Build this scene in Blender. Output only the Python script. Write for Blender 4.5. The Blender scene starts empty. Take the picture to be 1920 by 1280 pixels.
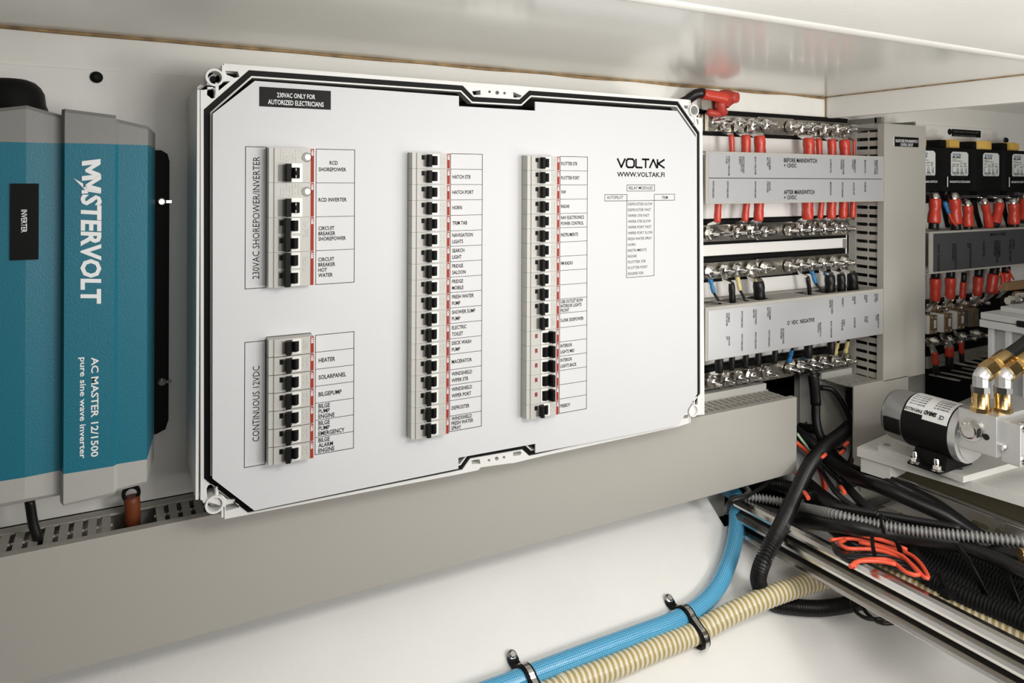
import bpy, bmesh, math, random
from mathutils import Vector, Matrix
random.seed(7)
C = bpy.context.scene.collection
S = bpy.context.scene
# ------------------------------------------------------------------ camera, light, exposure
F_PX = 1365.0; CY = 338.0; TH = math.radians(28.63); ROLL = 0.004
Fw = Vector((math.sin(TH), math.cos(TH), 0)); R0 = Vector((math.cos(TH), -math.sin(TH), 0)); U0 = Vector((0, 0, 1))
Rt = R0*math.cos(ROLL) + U0*math.sin(ROLL); Up = U0*math.cos(ROLL) - R0*math.sin(ROLL)
cam = bpy.data.cameras.new('camera'); camo = bpy.data.objects.new('camera', cam); C.objects.link(camo)
camo.matrix_world = Matrix(((Rt.x, Up.x, -Fw.x, 0), (Rt.y, Up.y, -Fw.y, 0), (Rt.z, Up.z, -Fw.z, 0), (0, 0, 0, 1)))
cam.sensor_width = 36.0; cam.lens = F_PX/1920*36.0; cam.shift_y = (CY-640)/1920.0; cam.clip_start = 0.01; cam.clip_end = 60
S.camera = camo
w = bpy.data.worlds.new('world'); S.world = w; w.use_nodes = True
w.node_tree.nodes['Background'].inputs[0].default_value = (1.0, 0.985, 0.96, 1)
w.node_tree.nodes['Background'].inputs[1].default_value = 0.035
def area(name, loc, target, sx, sy, power, col=(1, 0.98, 0.95)):
    l = bpy.data.lights.new(name, 'AREA'); l.shape = 'RECTANGLE'; l.size = sx; l.size_y = sy; l.energy = power; l.color = col
    o = bpy.data.objects.new(name, l); C.objects.link(o); o.location = loc
    o.rotation_euler = (Vector(target)-Vector(loc)).to_track_quat('-Z', 'Y').to_euler()
    return o
area('ceiling_lamp', (0.34, 0.16, 0.06), (0.38, 0.80, -0.26), 0.24, 0.12, 1.9)
area('upper_right_fill', (0.85, 0.10, 0.05), (0.90, 0.85, -0.25), 0.24, 0.15, 1.2)  # added unseen fill, power fitted to the upper right tones
area('center_fill', (0.82, -0.28, -0.15), (0.78, 0.85, -0.22), 0.30, 0.25, 4.6)  # unseen area light added to lift the middle and the hull
area('low_work_light', (1.30, -0.05, -0.40), (1.05, 0.85, -0.32), 0.25, 0.20, 2.4)
area('front_fill', (0.35, -0.60, 0.0), (0.40, 0.85, -0.20), 0.8, 0.6, 3.4)  # broad fill added in front for the left side, no doorway there
S.view_settings.view_transform = 'Standard'; S.view_settings.look = 'None'
S.view_settings.exposure = 0.0; S.view_settings.gamma = 1.0; S.view_settings.use_curve_mapping = False
S.cycles.use_denoising = True
S.cycles.max_bounces = 6

# ------------------------------------------------------------------ pixel -> place helpers
def ray(px, py): return Fw + Rt*((px-960)/F_PX) - Up*((py-CY)/F_PX)
def P(px, py, Y): d = ray(px, py); return d*(Y/d.y)
def PZ(px, py, z): d = ray(px, py); return d*(z/d.z)
def PX(px, py, X): d = ray(px, py); return d*(X/d.x)
HY, HZ, HS = 0.9, -0.50, 0.8            # lower hull side: z = HZ - HS*(HY - y)
def H(px, py, off=0.0):
    d = ray(px, py); n = Vector((0, -HS, 1)).normalized(); p0 = Vector((0, HY, HZ)) + n*off
    return d*(p0.dot(n)/d.dot(n))
def pxsize(px, py, Y): return P(px, py, Y).dot(Fw)/F_PX

# ------------------------------------------------------------------ materials
def mat(name, col, rough=0.5, metal=0.0, bump=0.0, bscale=400, var=0.0, vscale=6, coat=0.0, spec=0.5, trans=0.0):
    m = bpy.data.materials.new(name); m.use_nodes = True; nt = m.node_tree; b = nt.nodes['Principled BSDF']
    b.inputs['Base Color'].default_value = (*col, 1); b.inputs['Roughness'].default_value = rough
    b.inputs['Metallic'].default_value = metal; b.inputs['Coat Weight'].default_value = coat; b.inputs['Coat Roughness'].default_value = 0.12
    b.inputs['Specular IOR Level'].default_value = spec
    tc = nt.nodes.new('ShaderNodeTexCoord')
    if bump:
        n = nt.nodes.new('ShaderNodeTexNoise'); n.inputs['Scale'].default_value = bscale; n.inputs['Detail'].default_value = 3
        nt.links.new(tc.outputs['Object'], n.inputs['Vector'])
        bp = nt.nodes.new('ShaderNodeBump'); bp.inputs['Strength'].default_value = bump; bp.inputs['Distance'].default_value = 0.001
        nt.links.new(n.outputs['Fac'], bp.inputs['Height']); nt.links.new(bp.outputs['Normal'], b.inputs['Normal'])
    if var:
        n = nt.nodes.new('ShaderNodeTexNoise'); n.inputs['Scale'].default_value = vscale; n.inputs['Detail'].default_value = 4
        nt.links.new(tc.outputs['Object'], n.inputs['Vector'])
        r = nt.nodes.new('ShaderNodeValToRGB'); r.color_ramp.elements[0].position = 0.3; r.color_ramp.elements[1].position = 0.7
        r.color_ramp.elements[0].color = (*[c*(1-var) for c in col], 1); r.color_ramp.elements[1].color = (*[min(1, c*(1+var*0.5)) for c in col], 1)
        nt.links.new(n.outputs['Fac'], r.inputs['Fac']); nt.links.new(r.outputs['Color'], b.inputs['Base Color'])
    return m
WALL = mat('white_gelcoat', (0.83, 0.815, 0.765), 0.4, bump=0.25, bscale=160, var=0.05)
BOARD = mat('white_board', (0.85, 0.835, 0.80), 0.35, bump=0.1, bscale=250, var=0.03)
CEIL = mat('glossy_ceiling_gelcoat', (0.84, 0.825, 0.765), 0.2, bump=0.10, bscale=120, var=0.06, vscale=4, coat=0.3)
HULL = mat('hull_paint', (0.90, 0.885, 0.85), 0.45, bump=0.3, bscale=200, var=0.05, vscale=5)
CAULK = mat('yellowed_sealant', (0.34, 0.22, 0.10), 0.6, bump=0.5, bscale=300, var=0.5, vscale=60)
DUCT = mat('grey_duct_plastic', (0.42, 0.40, 0.36), 0.55, bump=0.08, bscale=900)
DUCTD = mat('grey_duct_inside', (0.36, 0.345, 0.31), 0.6)
ENC = mat('enclosure_plastic', (0.76, 0.755, 0.73), 0.4, bump=0.06, bscale=700)
PLATE = mat('white_cover_plate', (0.63, 0.63, 0.64), 0.55, bump=0.05, bscale=900)
RUB = mat('black_rubber', (0.007, 0.007, 0.007), 0.5, spec=0.12)
BLK = mat('black_plastic', (0.007, 0.007, 0.007), 0.5, spec=0.12)
DARK = mat('void_shade', (0.01, 0.01, 0.009), 0.9)  # near-black colour puts the shade into sockets, wall recess and enclosure interior
INK = mat('black_ink', (0.006, 0.006, 0.006), 0.7, spec=0.1)
WINK = mat('white_ink', (0.85, 0.85, 0.85), 0.5)
LABW = mat('white_sticker', (0.72, 0.73, 0.71), 0.4)
LABK = mat('black_sticker', (0.006, 0.006, 0.006), 0.5, spec=0.15)
BRK = mat('breaker_plastic', (0.50, 0.49, 0.455), 0.45)
BRKG = mat('breaker_grey', (0.20, 0.195, 0.17), 0.5)
BRKW = mat('breaker_white_surround', (0.78, 0.78, 0.74), 0.35)
STRIPE = mat('red_stripe', (0.34, 0.034, 0.020), 0.6, spec=0.2)
REDW = mat('red_window', (0.25, 0.02, 0.015), 0.35)
GREYP = mat('grey_label_plate', (0.50, 0.505, 0.515), 0.32, metal=0.25, bump=0.15, bscale=1500)
GREYD = mat('dark_glossy_label_plate', (0.13, 0.135, 0.14), 0.14, metal=0.5)
STEEL = mat('stainless_steel', (0.66, 0.64, 0.61), 0.2, metal=1.0, bump=0.1, bscale=200)
TIN = mat('tinned_copper', (0.52, 0.49, 0.43), 0.28, metal=1.0, bump=0.3, bscale=120, var=0.3, vscale=20)
CHR = mat('bright_zinc', (0.80, 0.78, 0.75), 0.16, metal=1.0)
ALU = mat('machined_aluminium', (0.66, 0.66, 0.65), 0.38, metal=0.75, bump=0.1, bscale=500)
CAST = mat('cast_metal', (0.36, 0.36, 0.35), 0.42, metal=0.8, bump=0.4, bscale=300)
BRASS = mat('brass', (0.72, 0.50, 0.22), 0.22, metal=1.0, bump=0.15, bscale=200)
RED = mat('red_heat_shrink', (0.56, 0.05, 0.028), 0.32, bump=0.15, bscale=150)
REDB = mat('red_boot_rubber', (0.45, 0.045, 0.03), 0.45)
ORG = mat('orange_red_wire', (0.80, 0.10, 0.045), 0.4)
GRNW = mat('pale_green_wire', (0.45, 0.62, 0.42), 0.4)
CABK = mat('black_cable_jacket', (0.009, 0.009, 0.009), 0.36, spec=0.35)
BLUE = mat('blue_crimp', (0.02, 0.18, 0.42), 0.35)
YCR = mat('yellow_crimp', (0.70, 0.60, 0.25), 0.35)
KNOB = mat('yellow_knob', (0.72, 0.46, 0.10), 0.4)
TEAL = mat('teal_paint', (0.008, 0.150, 0.215), 0.45, bump=0.3, bscale=800)
CAPG = mat('inverter_end_cap_grey', (0.24, 0.235, 0.225), 0.5, bump=0.2, bscale=900)
CAPL = mat('inverter_lower_cap_grey', (0.42, 0.41, 0.385), 0.5, bump=0.2, bscale=900)
SLAB = mat('painted_shelf', (0.64, 0.63, 0.59), 0.5, bump=0.35, bscale=180)
TAN = mat('shaded_bulkhead_tan', (0.22, 0.19, 0.12), 0.6, bump=0.2, bscale=200, var=0.1)  # dark tan base colour carries the shade under the shelf
FUSEC = mat('fuse_carrier_bronze', (0.30, 0.20, 0.10), 0.4, metal=0.5, bump=0.4, bscale=300)
GBOX = mat('grey_box_plastic', (0.45, 0.455, 0.45), 0.5)
WOOD = mat('brown_wood', (0.20, 0.12, 0.06), 0.5, bump=0.3, bscale=80, var=0.3, vscale=20)
YH = mat('hose_amber_wall', (0.50, 0.37, 0.14), 0.3)
YHW = mat('hose_cream_rib', (0.80, 0.76, 0.60), 0.3)
GCOR = mat('grey_armoured_sleeve', (0.22, 0.22, 0.215), 0.45, metal=0.15)
CABD = mat('dull_black_conduit', (0.008, 0.008, 0.008), 0.65, spec=0.12)
QRB = mat('sticker_blue_ink', (0.03, 0.12, 0.30), 0.5)
def hose_blue():
    m = bpy.data.materials.new('blue_braided_hose'); m.use_nodes = True; nt = m.node_tree; b = nt.nodes['Principled BSDF']
    uv = nt.nodes.new('ShaderNodeUVMap'); sp = nt.nodes.new('ShaderNodeSeparateXYZ'); nt.links.new(uv.outputs[0], sp.inputs[0])
    def mth(op, a, bb):
        n = nt.nodes.new('ShaderNodeMath'); n.operation = op
        for i, x in enumerate((a, bb)):
            if x is None: continue
            if isinstance(x, (int, float)): n.inputs[i].default_value = x
            else: nt.links.new(x, n.inputs[i])
        return n.outputs[0]
    a = mth('MULTIPLY', sp.outputs[0], 2*math.pi*14); v = mth('MULTIPLY', sp.outputs[1], 2*math.pi*190)
    s1 = mth('SINE', mth('ADD', a, v), None); s2 = mth('SINE', mth('SUBTRACT', a, v), None)
    f = mth('MULTIPLY', s1, s2); f = mth('MULTIPLY_ADD', f, 0.5)
    f.node.inputs[2].default_value = 0.5
    r = nt.nodes.new('ShaderNodeValToRGB'); r.color_ramp.elements[0].color = (0.03, 0.27, 0.55, 1); r.color_ramp.elements[1].color = (0.20, 0.58, 0.80, 1)
    r.color_ramp.elements[0].position = 0.25; r.color_ramp.elements[1].position = 0.8
    nt.links.new(f, r.inputs[0]); nt.links.new(r.outputs[0], b.inputs['Base Color'])
    b.inputs['Roughness'].default_value = 0.2; b.inputs['Coat Weight'].default_value = 0.4
    bp = nt.nodes.new('ShaderNodeBump'); bp.inputs['Strength'].default_value = 0.3; bp.inputs['Distance'].default_value = 0.0008
    nt.links.new(f, bp.inputs['Height']); nt.links.new(bp.outputs[0], b.inputs['Normal'])
    return m
BHOSE = hose_blue()

# ------------------------------------------------------------------ mesh builder
class M:
    def __init__(s): s.v = []; s.f = []; s.mi = []; s.sm = []; s.uv = {}
    def add(s, vs, fs, mi=0, smooth=False, uvs=None):
        o = len(s.v); s.v += [Vector(v) for v in vs]
        for k, f in enumerate(fs):
            if uvs: s.uv[len(s.f)] = uvs[k]
            s.f.append([i+o for i in f]); s.mi.append(mi); s.sm.append(smooth)
        return s
    def box(s, x0, x1, y0, y1, z0, z1, mi=0, bev=0.0, frame=None):
        x0, x1 = sorted((x0, x1)); y0, y1 = sorted((y0, y1)); z0, z1 = sorted((z0, z1))
        if bev <= 0:
            vs = [(x, y, z) for x in (x0, x1) for y in (y0, y1) for z in (z0, z1)]
            fs = [(0, 1, 3, 2), (4, 6, 7, 5), (0, 4, 5, 1), (2, 3, 7, 6), (0, 2, 6, 4), (1, 5, 7, 3)]
        else:
            bm = bmesh.new(); bmesh.ops.create_cube(bm, size=1)
            for v in bm.verts: v.co = Vector(((x0+x1)/2+v.co.x*(x1-x0), (y0+y1)/2+v.co.y*(y1-y0), (z0+z1)/2+v.co.z*(z1-z0)))
            b = min(bev, (x1-x0)*.45, (y1-y0)*.45, (z1-z0)*.45)
            bmesh.ops.bevel(bm, geom=bm.edges[:], offset=b, segments=2, profile=0.7, affect='EDGES')
            bm.verts.index_update(); vs = [v.co.copy() for v in bm.verts]; fs = [[v.index for v in f.verts] for f in bm.faces]; bm.free()
        if frame: vs = [frame @ Vector(v) for v in vs]
        return s.add(vs, fs, mi)
    def prism(s, pts, y0, y1, axis='y', mi=0, holes=(), frame=None, smooth=False):
        """polygon (2D) with holes, extruded along an axis (y: pts are (x,z); z: (x,y); x: (y,z))"""
        def to(a, b, t): return {'y': Vector((a, t, b)), 'z': Vector((a, b, t)), 'x': Vector((t, a, b))}[axis]
        loops = [list(pts)] + [list(h) for h in holes]
        bm = bmesh.new(); es = []
        for lp in loops:
            vv = [bm.verts.new(to(p[0], p[1], y0)) for p in lp]
            for i in range(len(vv)): es.append(bm.edges.new((vv[i], vv[(i+1) % len(vv)])))
        if len(loops) == 1: bm.faces.new(bm.verts[:])
        else: bmesh.ops.triangle_fill(bm, use_beauty=True, use_dissolve=False, edges=es, normal=to(0, 0, 1))
        r = bmesh.ops.extrude_face_region(bm, geom=bm.faces[:])
        dv = to(0, 0, y1)-to(0, 0, y0)
        for e in r['geom']:
            if isinstance(e, bmesh.types.BMVert): e.co += dv
        bmesh.ops.recalc_face_normals(bm, faces=bm.faces[:])
        bm.verts.index_update(); vs = [v.co.copy() for v in bm.verts]; fs = [[v.index for v in f.verts] for f in bm.faces]; bm.free()
        if frame: vs = [frame @ v for v in vs]
        return s.add(vs, fs, mi, smooth)
    def lathe(s, a, b, prof, n=20, mi=0, smooth=True, sides=None, rot=0.0):
        """profile [(t,r)] along the line a->b, t in metres from a"""
        a = Vector(a); b = Vector(b); d = (b-a).normalized()
        x = d.orthogonal().normalized() if abs(d.z) > .99 or abs(d.y) < .99 else Vector((1, 0, 0))
        y = d.cross(x); n = sides or n; vs = []; fs = []
        for (t, r) in prof:
            for k in range(n):
                an = 2*math.pi*k/n+rot; vs.append(a+d*t+(x*math.cos(an)+y*math.sin(an))*r)
        m = len(prof)
        for i in range(m-1):
            for k in range(n): fs.append((i*n+k, i*n+(k+1) % n, (i+1)*n+(k+1) % n, (i+1)*n+k))
        fs.append(tuple(range(n))[::-1]); fs.append(tuple((m-1)*n+k for k in range(n)))
        s.add(vs, fs[:-2], mi, smooth and not sides)
        s.add([vs[k] for k in range(n)], [tuple(range(n))[::-1]], mi); s.add([vs[(m-1)*n+k] for k in range(n)], [tuple(range(n))], mi)
        return s
    def cyl(s, a, b, r, n=16, mi=0, sides=None, rot=0.0):
        L = (Vector(b)-Vector(a)).length
        return s.lathe(a, b, [(0, r), (L, r)], n, mi, sides=sides, rot=rot)
    def ring(s, c, axis, ro, ri, h, n=24, mi=0):
        c = Vector(c); d = Vector(axis).normalized(); return s.tube_rings(c, d, [(0, ri), (0, ro), (h, ro), (h, ri)], n, mi)
    def tube_rings(s, c, d, prof, n, mi):
        x = d.orthogonal().normalized(); y = d.cross(x); vs = []; fs = []
        for (t, r) in prof:
            for k in range(n):
                an = 2*math.pi*k/n; vs.append(c+d*t+(x*math.cos(an)+y*math.sin(an))*r)
        m = len(prof)
        for i in range(m):
            for k in range(n): fs.append((i*n+k, i*n+(k+1) % n, ((i+1) % m)*n+(k+1) % n, ((i+1) % m)*n+k))
        return s.add(vs, fs, mi, False)
    def tube(s, pts, r, n=10, step=0.006, mi=0, corr=None, stripe=None, radii=None, cap=True):
        """spline tube. corr=(pitch,depth); stripe=(pitch, material index of ribs)"""
        pts = [Vector(p) for p in pts]; path = spline(pts, step)
        L = [0.0]
        for i in range(1, len(path)): L.append(L[-1]+(path[i]-path[i-1]).length)
        T = L[-1]
        if corr or stripe:
            pitch = (corr or stripe)[0]; nn = max(8, int(T/pitch)*4)
            path = resample(path, L, nn); L = [T*i/nn for i in range(nn+1)]
        rr = []
        for i in range(len(path)):
            q = r
            if radii:
                t = L[i]/T*(len(radii)-1); k = min(int(t), len(radii)-2); q = radii[k]+(radii[k+1]-radii[k])*(t-k)
            if corr: q += corr[1]*(0.5 if i % 4 in (1, 2) else -0.5)
            if stripe and i % 4 in (1,): q += stripe[2]
            rr.append(q)
        tan = (path[1]-path[0]).normalized(); nx = tan.orthogonal().normalized(); vs = []
        for i, p in enumerate(path):
            t2 = (path[min(i+1, len(path)-1)]-path[max(i-1, 0)]).normalized()
            nx = (nx-t2*nx.dot(t2)).normalized(); ny = t2.cross(nx)
            for k in range(n):
                an = 2*math.pi*k/n; vs.append(p+(nx*math.cos(an)+ny*math.sin(an))*rr[i])
        o = len(s.v); s.v += vs
        for i in range(len(path)-1):
            for k in range(n):
                s.uv[len(s.f)] = [(k/n, L[i]), ((k+1)/n, L[i]), ((k+1)/n, L[i+1]), (k/n, L[i+1])]
                s.f.append([o+i*n+k, o+i*n+(k+1) % n, o+(i+1)*n+(k+1) % n, o+(i+1)*n+k])
                s.mi.append(stripe[1] if stripe and i % 4 in (0, 1) else mi); s.sm.append(True)
        if cap:
            s.f.append([o+k for k in range(n)][::-1]); s.mi.append(mi); s.sm.append(False)
            s.f.append([o+(len(path)-1)*n+k for k in range(n)]); s.mi.append(mi); s.sm.append(False)
        return s
    def loft(s, secs, wdir, mi=0):
        """flat strap: secs = [(centre, width, thickness)]; wdir = width direction"""
        wd = Vector(wdir).normalized(); vs = []; fs = []
        for i, (c, wv, t) in enumerate(secs):
            c = Vector(c); a = Vector(secs[max(i-1, 0)][0]); b = Vector(secs[min(i+1, len(secs)-1)][0])
            nd = (b-a).normalized().cross(wd).normalized()
            for (p, q) in ((-1, -1), (1, -1), (1, 1), (-1, 1)): vs.append(c+wd*(wv/2*p)+nd*(t/2*q))
        for i in range(len(secs)-1):
            for k in range(4): fs.append((i*4+k, i*4+(k+1) % 4, (i+1)*4+(k+1) % 4, (i+1)*4+k))
        fs.append((3, 2, 1, 0)); m = (len(secs)-1)*4; fs.append((m, m+1, m+2, m+3))
        return s.add(vs, fs, mi)
def spline(pts, step):
    if len(pts) == 2:
        n = max(1, int((pts[1]-pts[0]).length/step)); return [pts[0].lerp(pts[1], i/n) for i in range(n+1)]
    out = []; q = [pts[0]*2-pts[1]] + pts + [pts[-1]*2-pts[-2]]
    for i in range(1, len(q)-2):
        a, b, c, d = q[i-1:i+3]; n = max(2, int((c-b).length/step))
        for k in range(n):
            t = k/n; out.append(0.5*((2*b)+(c-a)*t+(2*a-5*b+4*c-d)*t*t+(3*b-a-3*c+d)*t**3))
    out.append(pts[-1]); return out
def resample(path, L, n):
    out = []; j = 0; T = L[-1]
    for i in range(n+1):
        t = T*i/n
        while j < len(L)-2 and L[j+1] < t: j += 1
        k = (t-L[j])/max(1e-9, L[j+1]-L[j]); out.append(path[j].lerp(path[j+1], min(1, k)))
    return out
def worldoff(p):
    o = Vector((0, 0, 0))
    while p: o += p.location; p = p.parent
    return o
def mesh(name, m, mats):
    me = bpy.data.meshes.new(name); me.from_pydata([tuple(v) for v in m.v], [], m.f)
    for x in (mats if isinstance(mats, (list, tuple)) else [mats]): me.materials.append(x)
    me.polygons.foreach_set('material_index', m.mi); me.polygons.foreach_set('use_smooth', m.sm)
    if m.uv:
        ul = me.uv_layers.new(name='UVMap').data
        for pi, uvs in m.uv.items():
            for k, li in enumerate(me.polygons[pi].loop_indices): ul[li].uv = uvs[k]
    me.update(); return me
def obj(name, m, mats, parent=None, label=None, local=False):
    if parent is not None and not local:
        off = worldoff(parent); m.v = [v-off for v in m.v]
    me = mesh(name, m, mats) if isinstance(m, M) else m
    o = bpy.data.objects.new(name, me); C.objects.link(o); o.parent = parent
    if label: o['label'] = label
    return o
def thing(name, label, cat, loc=(0, 0, 0), group=None):
    o = bpy.data.objects.new(name, None); C.objects.link(o); o.location = loc; o.empty_display_size = 0.02
    o['label'] = label; o['category'] = cat
    if group: o['group'] = group
    return o
def tagm(o, label, cat, group=None):
    o['label'] = label; o['category'] = cat
    if group: o['group'] = group
    return o
def struct(name, m, mats, parent=None):
    o = obj(name, m, mats, parent)
    if parent is None: o['kind'] = 'structure'
    return o
def dup(root, loc, label=None, group=None):
    def cp(o, par):
        c = o.copy(); C.objects.link(c); c.parent = par
        for ch in o.children: cp(ch, c)
        return c
    r = cp(root, None); r.location = loc
    if label: r['label'] = label
    if group: r['group'] = group
    return r
# ------------------------------------------------------------------ lettering
_tc = {}
def glyphs(s, bold=0.0):
    k = (s, bold)
    if k not in _tc:
        c = bpy.data.curves.new('lettering', 'FONT'); c.body = s; c.resolution_u = 2; c.offset = bold
        o = bpy.data.objects.new('lettering', c); me = bpy.data.meshes.new_from_object(o)
        _tc[k] = ([v.co.copy() for v in me.vertices], [list(p.vertices) for p in me.polygons])
        bpy.data.objects.remove(o); bpy.data.curves.remove(c); bpy.data.meshes.remove(me)
    return _tc[k]
CAP = max(v.y for v in glyphs('H')[0])
def text(m, s, org, right, up, cap, width=None, ratio=0.86, bold=0.0, shear=0.0, mi=0, center=False):
    vs, fs = glyphs(s, bold)
    x0 = min(v.x for v in vs); x1 = max(v.x for v in vs); sy = cap/CAP; sx = (width/(x1-x0)) if width else sy*ratio
    org = Vector(org); right = Vector(right); up = Vector(up)
    if center: org = org-right*((x1-x0)*sx/2)
    m.add([org+right*((v.x-x0)*sx+v.y*sy*shear)+up*(v.y*sy) for v in vs], fs, mi)
    return m
XR, ZU = Vector((1, 0, 0)), Vector((0, 0, 1))
def tH(m, s, px0, px1, py, cappx, Y, **k):       # horizontal line of print at pixel place on a plane Y
    a = P(px0, py, Y); b = P(px1, py, Y) if px1 else None
    k.setdefault('bold', .022)
    return text(m, s, a, XR, ZU, cappx*pxsize(px0, py, Y), (b.x-a.x) if b else None, **k)
def tV(m, s, px, py0, py1, cappx, Y, **k):       # print turned to read downwards; px = baseline side (left)
    a = P(px, py0, Y); b = P(px, py1, Y)
    d = P(px+cappx, py0, Y).x-a.x
    k.setdefault('bold', .022)
    return text(m, s, a, -ZU, XR, d, a.z-b.z, **k)
def line(m, a, b, wd, Y, t=0.0002):
    (x0, z0), (x1, z1) = a, b
    h = wd/2; return m.box(min(x0, x1)-h, max(x0, x1)+h, Y-t, Y, min(z0, z1)-h, max(z0, z1)+h)

# ================================================================== THE SETTING
YW = 0.90
z_ceil = P(1548, 182, YW).z
bz = P(1548, 222, YW).z
m = M()
m.box(-0.9, 0.90, YW, YW+0.04, -0.56, 0.30); m.box(0.90, 1.13, YW, YW+0.04, -0.31, 0.30); m.box(1.13, 2.9, YW, YW+0.04, -1.1, 0.30)
struct('wall_back', m, WALL)
m = M(); m.box(-0.9, 1.15, 0.30, YW, z_ceil, z_ceil+0.03); m.box(1.15, 2.9, 0.30, YW, z_ceil, z_ceil+0.03)
struct('ceiling', m, CEIL)
m = M(); m.tube([(x, 0.45+0.0, z_ceil+0.012) for x in (-0.9, 1, 2.9)], 0.028, n=24, step=0.3); m.box(-0.9, 2.9, 0.05, 0.45, z_ceil-0.014, z_ceil+0.03, bev=0.006)
struct('trim_1', m, WALL)['kind'] = 'structure'
m = M(); m.box(1.148, 1.162, 0.18, YW, bz, z_ceil, bev=0.001)
struct('trim_2', m, BOARD)
m = M(); m.box(-0.9, 0.86, YW-0.004, YW, -0.50, bz, bev=0.001); m.box(0.86, 1.69, YW-0.004, YW, -0.30, bz, bev=0.001)
b = struct('trim_3', m, BOARD)
# sealant joint
m = M()
pts = [(x, YW-0.0015, z_ceil-0.0015+0.0008*math.sin(x*37)+0.0006*math.sin(x*91)) for x in [i*0.05-0.9 for i in range(41)]+[1.146]]
m.tube(pts, 0.0022, n=6, step=0.01); m.tube([(1.147, YW-0.002, z_ceil), (1.147, YW-0.002, bz)], 0.0012, n=6)
m.tube([(1.147, YW-0.002, z_ceil-.0005), (1.147, 0.5, z_ceil-.0005), (1.147, 0.2, z_ceil-.0005)], 0.0012, n=6)
struct('trim_4', m, CAULK)
# hull side
def hull(x0, x1, ya, yb, m):
    n = 8
    vs = []; fs = []
    za = HZ-HS*(HY-ya); zb = HZ-HS*(HY-yb)
    for (y, z) in ((ya, za), (yb, zb), (yb, zb-0.03), (ya, za-0.03)): vs += [(x0, y, z), (x1, y, z)]
    fs = [(0, 1, 3, 2), (2, 3, 5, 4), (4, 5, 7, 6), (6, 7, 1, 0), (0, 2, 4, 6), (1, 7, 5, 3)]
    m.add(vs, fs)
m = M(); hull(-0.9, 0.845, YW, 0.10, m); hull(0.845, 1.6, 0.845, 0.10, m)
struct('wall_lower', m, HULL)
# cavity behind the wall opening
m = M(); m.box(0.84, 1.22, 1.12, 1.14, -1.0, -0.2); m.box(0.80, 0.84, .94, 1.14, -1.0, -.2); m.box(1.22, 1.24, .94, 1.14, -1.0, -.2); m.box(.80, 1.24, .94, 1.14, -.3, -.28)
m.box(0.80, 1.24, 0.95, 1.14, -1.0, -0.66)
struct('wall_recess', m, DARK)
# bulkhead under the shelf
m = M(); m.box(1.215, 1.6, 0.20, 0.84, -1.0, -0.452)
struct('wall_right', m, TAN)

# ================================================================== button head screws
def screw(px, py, label):
    c = P(px, py, YW-0.004); t = thing('button_head_screw', label, 'screw', c, 'black screws fixing the board')
    h = M().lathe((0, 0, 0), (0, -1, 0), [(0, 0.0062), (0.0015, 0.0062), (0.0035, 0.0045), (0.0042, 0.0028)], 16); obj('head', h, BLK, t, local=True)
    h = M().cyl((0, -0.0040, 0), (0, -0.0047, 0), 0.0022, sides=6); obj('socket', h, DARK, t, local=True)
screw(181, 145, 'black button head screw on the white wall above the inverter')
screw(1780, 247, 'black button head screw left of the small black label above the battery switches')
screw(1886, 263, 'black button head screw right of the small black label above the battery switches')

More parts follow.
